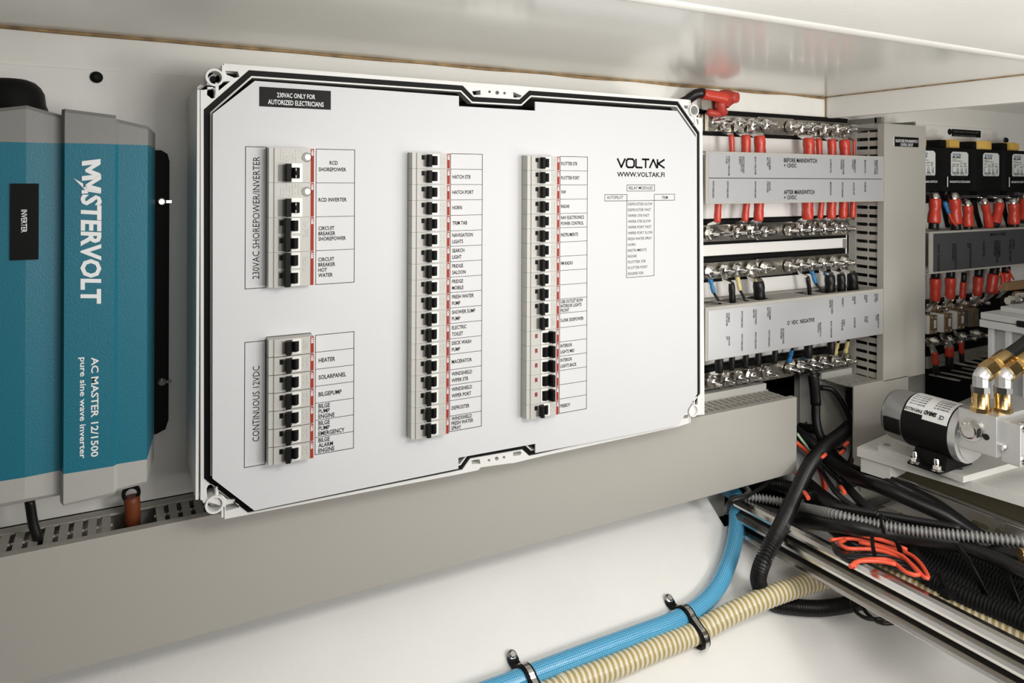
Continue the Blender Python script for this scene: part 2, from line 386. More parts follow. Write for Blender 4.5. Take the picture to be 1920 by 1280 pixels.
# ================================================================== WIRING DUCTS
def duct(label, x0, x1, z0, z1, yf, run, fingers, skip=(), pitch=0.0105, lip=0.006, coverz=None, name='cable_duct', backlip=0.018):
    """run 'x' or 'z' ; fingers: list of sides among top bottom left right"""
    t = thing(name, label, 'cable duct', ((x0+x1)/2, YW-0.004, z0))
    yb = YW-0.0045
    m = M(); m.box(x0+.002, x1-.002, yb-0.003, yb, z0+.002, z1-.002)
    for side in fingers:
        if side == 'top': m.box(x0+.002, x1-.002, yb-backlip, yb, z1-0.004, z1-0.002)
        if side == 'bottom': m.box(x0+.002, x1-.002, yb-backlip, yb, z0+.002, z0+.004)
        if side == 'left': m.box(x0+.002, x0+.004, yb-backlip, yb, z0, z1)
    obj('back_channel', m, DUCT, t)
    m = M(); m.box(x0, x1, yf, yf+0.003, z0, z1, bev=0.0012)
    if run == 'x':
        m.box(x0, x1, yf+0.002, yf+0.011, z1-0.0025, z1); m.box(x0, x1, yf+0.002, yf+0.011, z0, z0+0.0025)
    else:
        m.box(x0, x0+0.0025, yf+0.002, yf+0.013, z0, z1); m.box(x1-.0025, x1, yf+0.002, yf+0.013, z0, z1)
    cv = obj('cover', m, DUCT, t)
    if fingers:
        mx = (z0+z1)/2; mf = M(); rr_ = min(z1-z0, x1-x0)*.36 if run == 'z' else (z1-z0)*.36
        rr_ = min(rr_, .030)
        if run == 'x': mf.tube([(x0+(.07 if 'short' in label else .01), (yf+YW)/2, z1-rr_*1.35-.004), (x1-.012, (yf+YW)/2, z1-rr_*1.35-.004)], rr_, n=12, step=.5)
        else: mf.tube([(x0+rr_+.010, (yf+YW)/2, z0+.01), (x0+rr_+.010, (yf+YW)/2, z1-.01)], rr_, n=12, step=.5)
        tagm(obj('slot_dark_bundle', mf, CABK), 'black cable bundle darkening the slots inside the '+label[:label.find(' duct')+5].replace('long ', 'long ')+(' under the enclosure' if 'long' in label else ''), 'cable bundle')  # one fat black tube for the cables, added so the slots look dark
    # finger: from yb-backlip to under the cover lip
    ya = yf+0.008; ye = yb-backlip+0.001; ym = (ya+ye)/2; h = pitch*0.31; hf = pitch*0.5
    for side in fingers:
        pr = [(-h, ye), (h, ye), (h, ym+.001), (hf*.92, ym+.001), (hf*.92, ym-.001), (h, ym-.001), (h, ya), (-h, ya), (-h, ym-.001), (-hf*.92, ym-.001), (-hf*.92, ym+.001), (-h, ym+.001)]
        g = M(); 
        if side in ('top', 'bottom'): g.prism(pr, -0.001, 0.001, 'z')
        else: g.prism([(b_, a_) for a_, b_ in pr], -0.001, 0.001, 'x')
        me = mesh('finger', g, DUCT)
        a, b2 = (x0, x1) if run == 'x' else (z0, z1); n = int((b2-a)/pitch)
        for i in range(n):
            q = a+(i+0.5)*pitch
            if any(s0 < q < s1 for s0, s1 in skip): continue
            o = bpy.data.objects.new('finger', me); C.objects.link(o); o.parent = t
            wpos = {'top': (q, 0, z1-0.0035), 'bottom': (q, 0, z0+.0035), 'left': (x0+.0035, 0, q), 'right': (x1-.0035, 0, q)}[side]
            o.location = Vector(wpos)-Vector((t.location.x, t.location.y, t.location.z))
    return t, cv
YF = 0.82
zt = P(0, 1043, YF).z*.5+P(1493, 746, YF).z*.5; zb = P(52, 1279, YF).z*.5+P(1495, 885, YF).z*.5
xe = P(1494, 800, YF).x
vx0 = P(1658, 300, YF).x; vx1 = P(1736, 300, YF).x; vz1 = P(1658, 231, YF).z; vz0 = P(1664, 717, YF).z
xg = P(1601, 760, YF).x
inv_gap = (P(222, 990, .86).x, P(300, 960, .86).x)
duct('long grey cable duct running along the wall under the inverter and enclosure', -0.55, xe, zb, zt, YF, 'x', ['top'], skip=[inv_gap], pitch=0.0125)
duct('short grey cable duct below the upright duct, left of the pump', xg, 1.275, zb-.02, zt-0.001, YF, 'x', ['top'], skip=[(1.205, 1.3)], pitch=0.0105)
vd, vcv = duct('tall upright grey cable duct with the small black fuse label', vx0, vx1, vz0+0.002, vz1, YF, 'z', ['left'], pitch=0.0155)
# rear brackets above the upright duct
m = M(); m.box(vx0+0.0, vx0+0.006, YF+.015, YW-.005, vz1+.002, vz1+.011); m.box(vx0, vx0+.008, YF+.006, YF+.02, vz1, vz1+.012, bev=.001)
obj('end_bracket', m, BRKG, vd); obj('end_bracket', M().box(vx1-.006, vx1, YF+.02, YW-.005, vz1, vz1+.009), BRKG, vd)
a = P(1677, 256, YF-.0005); b = P(1722, 276, YF-.0005)
lp = obj('warning_label', M().box(a.x, b.x, YF-.0008, YF, b.z, a.z), LABK, vd, 'black label with white print')
m = M(); tH(m, 'BLADE FUSES FOR MAINSWITCH', 1679.5, 1720.5, 266.2, 5.4, YF-.0009, bold=.01); tH(m, 'CONTROL CIRCUIT', 1688.5, 1712, 273.3, 5.0, YF-.0009, bold=.01)
obj('lettering', m, WINK, lp)
m = M(); m.box(a.x-.0015, a.x-.0005, YF-.0008, YF, b.z, a.z); obj('label_edge', m, WINK, vd)

# ---- busbar duct covers with grey plates
XL = P(1322, 300, YF).x; XRR = vx0-.004
Z1a = P(1325, 283, YF).z; Z1b = P(1325, 382, YF).z
Z1a = .5*Z1a+.5*P(1652, 293, YF).z; Z1b = .5*Z1b+.5*P(1654, 378, YF).z
t1, c1 = duct('grey duct between the two upper busbars with BEFORE and AFTER MAINSWITCH plate', XL, XRR, Z1b, Z1a, YF-.002, 'x', [], name='labelled_cable_duct')
Z3a = .5*P(1323, 577, YF).z+.5*P(1652, 540, YF).z; Z3b = .5*P(1327, 678, YF).z+.5*P(1655, 624, YF).z
skipc = [(P(x-w_, 560, .86).x, P(x+w_, 560, .86).x) for x, w_ in ((1328, 12), (1343, 7), (1367, 10), (1389, 7), (1416, 14), (1508, 8), (1538, 6), (1551, 12), (1573, 11), (1598, 14))]
t3, c3 = duct('grey slotted duct between the two lower busbars with VDC NEGATIVE plate', XL, XRR, Z3b, Z3a, YF-.002, 'x', ['top'], skip=skipc, pitch=0.0085, name='labelled_cable_duct')
YP = YF-.0028
def plate(par, za, zb_, col=GREYP, x0=None, x1=None):
    m = M(); m.box(x0 if x0 is not None else XL+.005, x1 if x1 is not None else XRR-.006, YP, YF-.002, zb_, za, bev=.0003)
    return obj('printed_plate', m, col, par)
p1 = plate(c1.parent, Z1a-.003, Z1b+.003)
m = M(); S5 = 1920/370
def cx(x): return 1310+x/S5
def c5(y): return 270+y/S5
def c6(y): return 440+y/S5
def c7(y): return 590+y/S5
tH(m, 'BEFORE MAINSWITCH', cx(830), cx(1152), c5(176), 7.6, YP-.0002); tH(m, '+ 12VDC', cx(830), cx(953), c5(226), 7.0, YP-.0002)
tH(m, 'AFTER MAINSWITCH', cx(830), cx(1127), c5(488), 7.6, YP-.0002); tH(m, '+ 12VDC', cx(830), cx(953), c5(538), 7.0, YP-.0002)
for s, x, y0, y1 in [('STERN THRUSTER', 295, 115, 310), ('+ FUSE', 273, 115, 190), ('SWITCHBOARD', 437, 120, 285), ('CONTINUOUS', 418, 120, 268), ('SUPPLY', 400, 120, 205),
    ('BOW THRUSTER', 552, 125, 300), ('CONSUMER', 692, 130, 252), ('BATTERY', 672, 130, 222), ('ALTERNATOR', 1286, 145, 280), ('SHOREPOWER', 1408, 150, 297), ('CHARGER', 1389, 150, 248),
    ('EMERGENCY', 1520, 150, 280), ('CONNECT', 1501, 150, 248), ('MAINSWITCH', 1620, 155, 283), ('MAINSWITCH', 1735, 158, 290), ('SUPPLY PANEL', 1717, 158, 300),
    ('SWITCHBOARD', 143, 358, 526), ('SWITCHBOARD', 283, 360, 526), ('SWITCHBOARD', 552, 363, 525), ('ANCHOR', 692, 365, 455), ('FORWARD', 672, 365, 473),
    ('MAINSWITCH', 1285, 370, 498), ('SWITCHBOARD', 1400, 370, 519), ('ANCHOR AFT', 1510, 372, 498), ('INVERTER', 1620, 370, 468)]:
    tV(m, s, cx(x-7), c5(y0), c5(y1), 2.9, YP-.0002)
zm = P(1480, (335-0)/S5+270, YP).z
m.box(XL+.005, XRR-.006, YP-.0002, YP, zm-.0005, zm+.0005)
obj('lettering', m, INK, p1)
p3 = plate(c3.parent, Z3a-.005, Z3b+.001)
m = M(); tH(m, 'O  VDC  NEGATIVE', cx(862), cx(1127), c6(878), 7.0, YP-.0002)
for s, x, y0, y1 in [('YANMAR', 295, 758, 855), ('ZINK SAVER', 275, 760, 890), ('SWITCHBOARD', 422, 742, 905), ('WINDSCREEN', 557, 725, 872), ('HEATER', 537, 725, 812), ('CONSUMER', 694, 705, 830),
    ('BATTERY', 674, 708, 805), ('WINDSCREEN', 1298, 630, 770), ('HEATER', 1279, 632, 712), ('FIREBOY', 1402, 615, 705), ('ENGINE', 1520, 602, 675), ('STB', 1502, 602, 640), ('ENGINE', 1634, 588, 660), ('PORT', 1616, 588, 635),
    ('ENGINE', 1736, 575, 645), ('BATTERY', 1718, 577, 662), ('STERN', 1414, 825, 885), ('THRUSTER', 1396, 825, 935), ('BOW THRUSTER', 1290, 842, 1003), ('MAINSWITCH', 1184, 855, 990), ('CONTROL', 1165, 858, 955),
    ('SHOREPOWER', 823, 910, 1062), ('CHARGER', 804, 910, 1015), ('INVERTER', 1518, 808, 908), ('SOLAR', 1640, 792, 857), ('PANEL', 1621, 795, 853), ('MAINSWITCH', 1747, 775, 905), ('CONTR.', 1729, 778, 838)]:
    tV(m, s, cx(x-7), c6(y0), c6(y1), 2.9, YP-.0002)
for s, x, y0, y1 in [('ANCHOR', 297, 208, 302), ('AFT', 276, 210, 250), ('SWITCHBOARD', 422, 186, 353), ('SWITCHBOARD', 555, 168, 333), ('SWITCHBOARD', 686, 150, 312)]:
    tV(m, s, cx(x-7), c7(y0), c7(y1), 2.9, YP-.0002)
obj('lettering', m, INK, p3)

# ================================================================== BUSBARS
YBAR = 0.884
rows = [
 ('top busbar', 216, [1338, 1360, 1388, 1413, 1439, 1484, 1505, 1524, 1548, 1571, 1590], [231, 231.5, 232.5, 233.5, 235, 237.5, 238.5, 239.5, 240.5, 241.5, 242]),
 ('second busbar', 0, [1334, 1360, 1385, 1411, 1437, 1481.5, 1503.6, 1525.8, 1547, 1569, 1586.5], [438.6, 438, 437, 435.5, 434, 431.5, 430.5, 430, 429, 428.3, 427]),
 ('third busbar', 0, [1334, 1361, 1385, 1411, 1437, 1481.5, 1502.5, 1523.8, 1545, 1566, 1585.5], [511, 509, 507, 504.5, 502.7, 499, 497, 495, 492.5, 490.5, 488.5]),
 ('bottom busbar', 0, [1338, 1362, 1387, 1410, 1441, 1482.5, 1504.6, 1525, 1546, 1569, 1588], [717, 712.5, 708.5, 704.5, 700, 693, 688.5, 684.5, 681, 677, 673]),
]
studpos = []
gnut = M().lathe((0, 0, 0), (0, -1, 0), [(0, .0110), (.0012, .0110)], 20)
gnut.cyl((0, -.0012, 0), (0, -.0082, 0), .0092, sides=6, rot=.3); gnut.lathe((0, -.0082, 0), (0, -1, 0), [(0, .0078), (.001, .0062)], 16)
nutme = mesh('nut', gnut, CHR)
prof = []
for i in range(20): prof += [(i*.0014, .0038), (i*.0014+.0007, .0044)]
prof.append((.028, .0034)); prof.append((.0288, .0028))
studme = mesh('stud', M().lathe((0, 0, 0), (0, -1, 0), prof, 12), CHR)
for ri, (nm, _, xs, ys) in enumerate(rows):
    pts = [P(x, y, .874) for x, y in zip(xs, ys)]; zz = sum(p.z for p in pts)/len(pts); X0 = pts[0].x-.02; X1 = pts[-1].x+.022
    t = thing('busbar', '%s of the four shiny stud busbars beside the enclosure' % nm, 'busbar', ((X0+X1)/2, .896, zz), 'terminal busbars')
    m = M(); m.box(X0, X1-.03, .890, .8955, zz-.017, zz+.02) ; m.box(X0+.001, X1+.005, .8945, .8958, zz-.02, zz+.023)
    obj('insulating_strip', m, BLK, t)
    xm0 = (pts[4].x)-.018; xm1 = pts[5].x+.018
    m = M(); m.box(X0, xm0+.03, YBAR, YBAR+.005, zz-.0135, zz+.0135, bev=.0004); m.box(xm1-.03, X1, YBAR, YBAR+.005, zz-.0135, zz+.0135, bev=.0004)
    obj('bar', m, TIN, t)
    c = .006; m = M(); m.prism([(xm0+c, zz-.0145), (xm1-c, zz-.0145), (xm1, zz-.0145+c), (xm1, zz+.0145-c), (xm1-c, zz+.0145), (xm0+c, zz+.0145), (xm0, zz+.0145-c), (xm0, zz-.0145+c)], YBAR-.004, YBAR-.0002)
    obj('link_plate', m, TIN, t)
    sp = []
    for i, p in enumerate(pts):
        o = bpy.data.objects.new('stud', studme); C.objects.link(o); o.parent = t
        o.location = Vector((p.x, YBAR-.002, zz))-t.location
        if not (ri == 1 and i == 1):
            nn = bpy.data.objects.new('nut', nutme); C.objects.link(nn); nn.parent = o; nn.location = (0, -.0045, 0); nn.rotation_euler = (0, random.uniform(0, 1), 0)
        sp.append((p.x, zz))
    studpos.append(sp)
def lugcable(X, Z, dn, r, zend, label, group, colr=RED, dx=0.0, tail=True, cat='cable', yend=.862, sl=None, fac=1.0):
    """cable whose lug sits on a stud; dn=-1 hangs down, +1 goes up; r=sleeve radius"""
    t = thing('lugged_cable', label, cat, (X, YBAR-.006, Z), group)
    y0 = YBAR-.004; e = .011+r*.9
    m = M(); m.prism([(X+math.cos(a)*max(.0085, r*.95), Z+math.sin(a)*max(.0085, r*.95)) for a in [k*math.pi/8 for k in range(16)]], y0-.0025, y0)
    m.loft([((X, y0-.0012, Z+dn*.004), r*1.9, .0025), ((X, y0-.0012, Z+dn*.010), r*1.9, .0025), ((X+dx*.1, y0-.004, Z+dn*.015), r*1.8, .0035), ((X+dx*.15, yend+.0, Z+dn*(.019)), r*1.35, r*1.0), ((X+dx*.2, yend, Z+dn*.024), r*1.1, r*1.1)], (1, 0, 0))
    obj('lug', m, CHR, t)
    zs = Z+dn*.019; ln = abs(zend-zs)
    sl = ln if sl is None else sl
    def at(k): return (X+dx*(0.2+.8*min(1, k)**1.0), yend, zs+dn*ln*k)
    k1 = min(1, sl/ln)
    m = M(); m.tube([at(0), at(k1*.35), at(k1*.7), at(k1)], r, n=14, step=.003, radii=[r*.86, r*.98, r*1.02, r*.93, r*.97, r*1.0, r*.98])
    obj('sleeve', m, colr, t)
    if k1 < 1:
        m = M(); m.tube([at(k1-.02), at((k1+1)/2), at(1)], r*.78, n=12); obj('conductor', m, CABK, t)
    return t
pxr = lambda w_, x, y: w_/2*pxsize(x, y, .862)*.93
ordn = ['first', 'second', 'third', 'fourth', 'fifth', 'sixth', 'seventh', 'eighth', 'ninth']
# top row: down into the first duct
sp = studpos[0]; G = 'red sleeved cables on the upper busbars'
zin = Z1a-.006
for k, (i, w_, dx) in enumerate([(1, 11, .004), (2, 19, .001), (3, 23, .003), (6, 24, .003), (7, 13, .003), (8, 18, .003), (9, 23, .006), (10, 6, .002)]):
    lugcable(sp[i][0], sp[i][1], -1, pxr(w_, 1450, 260), zin, '%s red sleeved cable from the left hanging from the top busbar into the plated duct' % ordn[k], G, dx=dx)
sp = studpos[1]
for k, (i, w_, dx) in enumerate([(0, 14, .003), (2, 14, .006), (3, 20, .002), (6, 24, -.001), (7, 12, .006), (8, 20, .002), (9, 19, .003), (10, 14, .004)]):
    lugcable(sp[i][0], sp[i][1], 1, pxr(w_, 1450, 400), Z1b+.006, '%s red sleeved cable from the left rising from the second busbar to the plated duct' % ordn[k], G, dx=dx)
sp = studpos[2]; G = 'black sleeved cables on the lower busbars'
for k, (i, w_, dx) in enumerate([(1, 13, .003), (3, 23, .004), (6, 9, .008), (8, 22, .001), (9, 18, .002), (10, 22, .006)]):
    lugcable(sp[i][0], sp[i][1], -1, pxr(w_, 1450, 540), Z3a-.008, '%s black sleeved cable from the left dropping from the third busbar into the slotted duct' % ordn[k], G, colr=CABK, dx=dx)
lugcable(XL-.004, sp[0][1]-.01, -1, .008, Z3a-.008, 'black sleeved cable half hidden by the enclosure edge above the slotted duct', G, colr=CABK, dx=.004)
def crimp(X, Z, dn, zend, col, nm, dx, label, group):
    t = thing('crimped_wire', label, 'wire', (X, YBAR-.006, Z), group)
    y0 = YBAR-.0035
    m = M(); m.ring((X, y0, Z), (0, -1, 0), .0075, .0042, .0012, 16); m.loft([((X, y0-.0006, Z+dn*.007), .004, .0012), ((X, y0-.003, Z+dn*.013), .004, .002)], (1, 0, 0)); obj('ring_terminal', m, CHR, t)
    a = Vector((X+dx*.1, y0-.003, Z+dn*.012)); b = Vector((X+dx*.45, y0-.008, Z+dn*.034)); e = Vector((X+dx, .862, zend))
    m = M().tube([a, a.lerp(b, .5), b], .0035, n=10, step=.002, radii=[.004, .0042, .0030, .0038, .0036, .003]); obj('crimp_sleeve', m, col, t, nm)
    m = M().tube([b, b.lerp(e, .5)+Vector((0.001, 0, 0)), e], .0022, n=8); obj('conductor', m, CABK, t)
G2 = 'crimped wires on the lower busbars'
crimp(sp[0][0], sp[0][1], -1, Z3a-.008, BLUE, 'blue crimp sleeve', .008, 'thin wire with blue crimp on the leftmost stud of the third busbar', G2)
crimp(sp[2][0], sp[2][1], -1, Z3a-.008, YCR, 'yellow crimp sleeve', .004, 'thin wire with yellow crimp on the third busbar', G2)
crimp(sp[7][0], sp[7][1], -1, Z3a-.008, BLUE, 'blue crimp sleeve', .014, 'slanting thin wire with blue crimp near the middle of the third busbar', G2)
sp = studpos[3]
for k, (i, w_, dx) in enumerate([(0, 17, 0), (1, 12, 0), (2, 12, .002), (3, 13, .003), (4, 12, .004), (6, 18, 0), (8, 17, .003)]):
    lugcable(sp[i][0], sp[i][1], 1, pxr(w_, 1450, 680), Z3b+.006, '%s black sleeved cable from the left rising from the bottom busbar to the slotted duct' % ordn[k], G, colr=CABK, dx=dx)
crimp(sp[5][0], sp[5][1], 1, Z3b+.006, BLUE, 'blue crimp sleeve', .003, 'thin wire with blue crimp on the bottom busbar', G2)
crimp(sp[9][0], sp[9][1], 1, Z3b+.006, YCR, 'yellow crimp sleeve', .001, 'left one of two yellow crimped wires at the right end of the bottom busbar', G2)
crimp(sp[10][0], sp[10][1], 1, Z3b+.006, YCR, 'yellow crimp sleeve', .001, 'right one of two yellow crimped wires at the right end of the bottom busbar', G2)
# support rail below the bottom busbar, and two stand strips between the bars
zz = sp[0][1]
tagm(obj('support_rail', M().box(XL-.02, P(1431, 725, .885).x, .878, .895, zz-.030, zz-.018, bev=.001), BRK), 'pale support rail under the left half of the bottom busbar', 'rail')
tagm(obj('support_rail', M().box(P(1535, 700, .885).x, sp[-1][0]+.02, .878, .895, zz-.030, zz-.018, bev=.001), BRK), 'pale support rail under the right half of the bottom busbar', 'rail')
m = M(); xr = P(1585, 460, .89).x
z2 = studpos[1][0][1]; z3 = studpos[2][0][1]
m.box(xr, xr+.003, .889, .8955, z3+.022, z2-.022); tagm(obj('mounting_strip', m, DUCTD), 'thin upright grey strip between the second and third busbars at their right end', 'strip')

# red boot and its cable at the top
t = thing('boot_covered_cable', 'black cable with thick red rubber boot above the top busbar', 'cable', P(1340, 200, .86))
m = M(); m.tube([P(1270, 196, .885), P(1288, 188, .875), P(1305, 176, .865), P(1320, 174, .86)], .0078, n=14); obj('conductor', m, CABK, t)
m = M(); m.tube([P(1317, 176, .86), P(1335, 179, .858), P(1352, 182, .856), P(1362, 186, .855)], .0085, n=16, radii=[.0082, .0084, .0088, .0098]); obj('sleeve', m, RED, t)
a = P(1353, 186, .856); b = P(1384, 184, .835)
m = M(); m.tube([P(1350, 192, .866), P(1358, 186, .862), P(1371, 183, .852), P(1383, 183, .842)], .012, n=20, radii=[.0125, .0165, .0150, .0120, .0092, .0082]); m.tube([P(1352, 190, .86), P(1351, 203, .862), P(1357, 212, .866)], .010, n=14, radii=[.010, .0085, .0075])
obj('boot', m, REDB, t)
m = M(); c = P(1344, 209, .868); m.tube([P(1326, 209, .872), P(1336, 212, .868), P(1350, 212, .866), P(1360, 207, .862)], .0058, n=12); obj('boot_strap', m, REDB, t)
m = M(); a = P(1330, 185, .872); b = P(1350, 207, .872); m.box(a.x, b.x, .868, .89, b.z, a.z, bev=.001); m.box(a.x, a.x+.014, .874, .882, P(1330, 246, .88).z, P(1330, 213, .88).z); obj('terminal_post', m, TIN, t)
# thick black cable leaving the bottom busbar
t = thing('lugged_cable', 'thick black cable dropping from the bottom busbar into the cable opening', 'cable', P(1525, 700, .87))
m = M(); X, Z = sp[7]; m.prism([(X+math.cos(a)*.010, Z+math.sin(a)*.010) for a in [k*math.pi/8 for k in range(16)]], YBAR-.0065, YBAR-.004); m.loft([((X, YBAR-.0052, Z-.004), .016, .003), ((X, YBAR-.006, Z-.013), .015, .004), ((X, .866, Z-.018), .013, .012)], (1, 0, 0)); obj('lug', m, CHR, t)
m = M(); m.tube([P(1524, 697, .864), P(1527, 722, .862), P(1530, 758, .860)], .0088, n=14, radii=[.0088, .0092, .0084, .0090]); obj('sleeve', m, CABK, t)
m = M(); m.tube([P(1530, 755, .860), P(1530, 785, .857), P(1536, 812, .85), P(1550, 845, .84), P(1562, 868, .83)], .0073, n=12); obj('conductor', m, CABK, t)

# ================================================================== ENCLOSURE
YR = 0.774; YPL = 0.766
def q(px, py, Y=YR): p = P(px, py, Y); return (p.x, p.z)
OUT = [(376, 169), (376, 937), (392, 941), (421, 950), (421, 973), (859, 889), (897, 881), (901, 876), (958, 868), (962, 868), (1020, 854), (1270, 800), (1292, 793), (1292, 779), (1321, 777), (1317, 222), (1293, 217), (1292, 187), (960, 160), (900, 156), (420, 119), (420, 150), (400, 166)]
GC = [(388, 208), (469, 137), (866, 165), (886.5, 186), (975.4, 191), (993.6, 174.3), (1270, 194), (1309, 250), (1310, 737), (1267, 788), (994, 849.5), (981, 837.5), (880, 855), (865, 876), (467, 955), (388.5, 894)]
def offset(poly, d):
    n = len(poly); out = []
    A = sum(poly[i][0]*poly[(i+1) % n][1]-poly[(i+1) % n][0]*poly[i][1] for i in range(n)); sg = 1 if A > 0 else -1
    for i in range(n):
        p0 = Vector(poly[i-1]); p1_ = Vector(poly[i]); p2 = Vector(poly[(i+1) % n])
        d1 = (p1_-p0).normalized(); d2 = (p2-p1_).normalized(); n1 = Vector((d1.y, -d1.x))*sg; n2 = Vector((d2.y, -d2.x))*sg
        bi = (n1+n2).normalized(); out.append(tuple(p1_+bi*(d/max(.4, bi.dot(n1)))))
    return out
gc = [q(*p) for p in GC]; ow = [q(*p) for p in OUT]
ENCT = thing('distribution_enclosure', 'large white electrical enclosure with open front and chamfered cover plate', 'enclosure', (0.4, YW-.004, q(421, 973)[1]))
HO = [[(422, 133), (431, 133), (446, 134), (449, 144), (440, 146), (425, 140)], [(389, 163), (399, 163), (403, 170), (403, 183), (397, 185), (388, 178)], [(410, 153), (432, 152), (410, 170)],
      [(885, 171), (901, 169), (901, 178), (888, 178)], [(962, 172), (978, 179), (976, 182.5), (963, 183)],
      [(387.5, 915), (391, 909), (397, 908), (403, 912), (403, 931), (388, 933)], [(410, 920), (410, 927), (418, 929), (425, 936), (432, 936)], [(423, 946), (441, 942), (448, 946), (448, 951), (441, 953), (423, 958)],
      [(884, 863), (899, 860.5), (901, 869), (897, 870), (895, 869), (885, 870)], [(962, 848), (976, 845.5), (978, 849), (975, 853), (962, 855)],
      [(1303, 746), (1306.5, 743), (1308, 745), (1308, 758), (1303, 759.5)], [(1281, 782), (1284, 778), (1290.5, 777), (1290.5, 783), (1282, 785)],
      [(1282, 197.5), (1290, 198), (1290, 204), (1284, 203.5)], [(1305.5, 223), (1309, 224), (1310, 231), (1308, 234)]]
for (x, y, r) in [(918, 172, 2.6), (932.4, 173.7, 3.7), (946, 174.6, 2.6), (917, 862.7, 2.6), (931.4, 859.5, 3.7), (945, 857, 2.6)]:
    HO.append([(x+math.cos(a)*r, y+math.sin(a)*r) for a in [k*math.pi/5 for k in range(10)]])
m = M(); m.prism(ow, YR, YR+.012, holes=[offset(gc, .0030)]+[[q(*p) for p in h] for h in HO]); obj('rim', m, ENC, ENCT)
m = M(); m.prism(offset(gc, .0029), YR+.0015, YR+.010, holes=[offset(gc, -.0028)]); obj('gasket', m, RUB, ENCT, 'black rubber gasket')
m = M(); m.prism(offset(gc, -.0029), YR-.0005, YR+.012, holes=[offset(gc, -.0046)]); obj('inner_rib', m, ENC, ENCT)
# box body: outer wall
bx0, bx1 = q(371, 500)[0], q(1319, 500)[0]-.002; bz1 = q(420, 122)[1]-.002; bz0 = q(421, 970)[1]+.004
bo = [(bx0, bz0+.02), (bx0+.02, bz0), (bx1-.02, bz0), (bx1, bz0+.02), (bx1, bz1-.02), (bx1-.02, bz1), (bx0+.02, bz1), (bx0, bz1-.02)]
m = M(); m.prism(bo, YR+.0125, YW-.0045, holes=[offset(bo, -.004)]); obj('box_body', m, ENC, ENCT)
m = M(); m.prism(offset(bo, -.005), YW-.010, YW-.0046); m.prism(offset(gc, -.002), YR+.05, YR+.052); obj('inside_back', m, DARK, ENCT)  # second sheet is blackened to give the interior its shade
# outer trim rail down the left edge
m = M(); a, b = q(371, 168), q(371, 937); m.box(a[0]-.0005, a[0]+.0022, YR+.001, YR+.03, b[1], a[1]); obj('side_strip', m, ENC, ENCT)
for (x, y, ro) in [(403, 145, .0086), (403, 946, .0090), (1302, 207, .0085), (1301, 770, .0088)]:
    c = P(x, y, YR-.003); m = M(); m.ring(c, (0, 1, 0), ro, ro*.76, .022, 28)
    o = obj('corner_boss', m, ENC, ENCT)
    m = M(); m.lathe(c+Vector((0, .02, 0)), c+Vector((0, .0, 0)), [(0, ro*.74), (.004, ro*.74), (.0045, ro*.4), (.006, ro*.35)], 16); obj('boss_screw', m, BLK, o)
# webs from boss to rim
def bar2(m, a, b, wd, y0, y1):
    a = Vector(q(*a)); b = Vector(q(*b)); d = (b-a).normalized(); n = Vector((-d.y, d.x))*wd/2
    m.prism([tuple(a-n), tuple(b-n), tuple(b+n), tuple(a+n)], y0, y1)
for a, b in [((388, 157), (405, 161)), ((418, 122), (418, 148)), ((415, 150), (441, 149)), ((406, 155), (406, 178)), ((380, 940), (400, 935)), ((417, 952), (417, 969)), ((406, 912), (406, 934)), ((416, 940), (440, 937)),
             ((1293, 188), (1293, 203)), ((1302, 214), (1302, 236)), ((1293, 775), (1293, 792)), ((1301, 745), (1301, 762))]:
    m = M(); bar2(m, a, b, .0020, YR-.001, YR+.012); obj('corner_web', m, ENC, ENCT)
# terminal heads seen through the upper gap
for i, x in enumerate([497, 545, 560, 592, 637, 679, 1040, 1072, 1103, 1135, 1165, 1190, 1218, 1247]):
    y = 172+(x-480)*.078-(19 if x < 860 else 26)+ (9 if x < 860 else 10)
    c = P(x, y, YR+.022); m = M(); m.ring(c+Vector((0, 0, -.004)), (0, 1, 0), .005, .0034, .006, 14)
    if i % 3 == 1: m.box(c.x+.008, c.x+.011, c.y, c.y+.01, c.z-.006, c.z+.002); m.box(c.x+.014, c.x+.016, c.y, c.y+.01, c.z-.006, c.z+.003)
    obj('terminal_head', m, ENC, ENCT)
# cover plate with cut-outs
PL = [(399, 213), (478, 151.5), (860.5, 180), (860.5, 199), (1003.5, 207.5), (1003.5, 190.5), (1269.7, 208), (1306.5, 260), (1307.5, 738), (1272, 797), (1004, 849), (1004, 831.5), (859.5, 858), (859.5, 878.5), (477, 957), (398.5, 897)]
YN = YPL-.0150
def colinfo(pxr_, ytop, ybot, n):
    xr = P(pxr_, ytop, YN).x; zt_ = P(pxr_, ytop, YN).z; zb_ = P(pxr_, ybot, YN).z
    return xr, zt_, (zt_-zb_)/n
cols = {'A': (*colinfo(589.5, 278.5, 534.5, 8), 8), 'B': (*colinfo(589, 629, 859, 7), 7), 'C': (*colinfo(844, 287.5, 812.5, 18), 18), 'D': (*colinfo(1049.5, 293, 776.5, 18), 18)}
NW = .0445
holes = []
for k, (xr, zt_, pi_, n) in cols.items():
    holes.append([(xr-NW-.0003, zt_+.0004), (xr+.0003, zt_+.0004), (xr+.0003, zt_-pi_*n-.0004), (xr-NW-.0003, zt_-pi_*n-.0004)])
m = M(); m.prism([q(x, y, YPL) for x, y in PL], YPL, YPL+.0022, holes=holes); obj('cover_plate', m, PLATE, ENCT)
cpl = [c for c in ENCT.children if c.name.startswith('cover_plate')][0]
YT = YPL-.0001
a = P(486.5, 162, YT); b = P(620, 200, YT)
st = obj('warning_label', M().box(a.x, b.x, YT-.0006, YPL, (P(486.5, 198.5, YT).z+P(620, 206.5, YT).z)/2, (P(486.5, 162, YT).z+P(620, 171, YT).z)/2), LABK, ENCT, 'black label with white print')
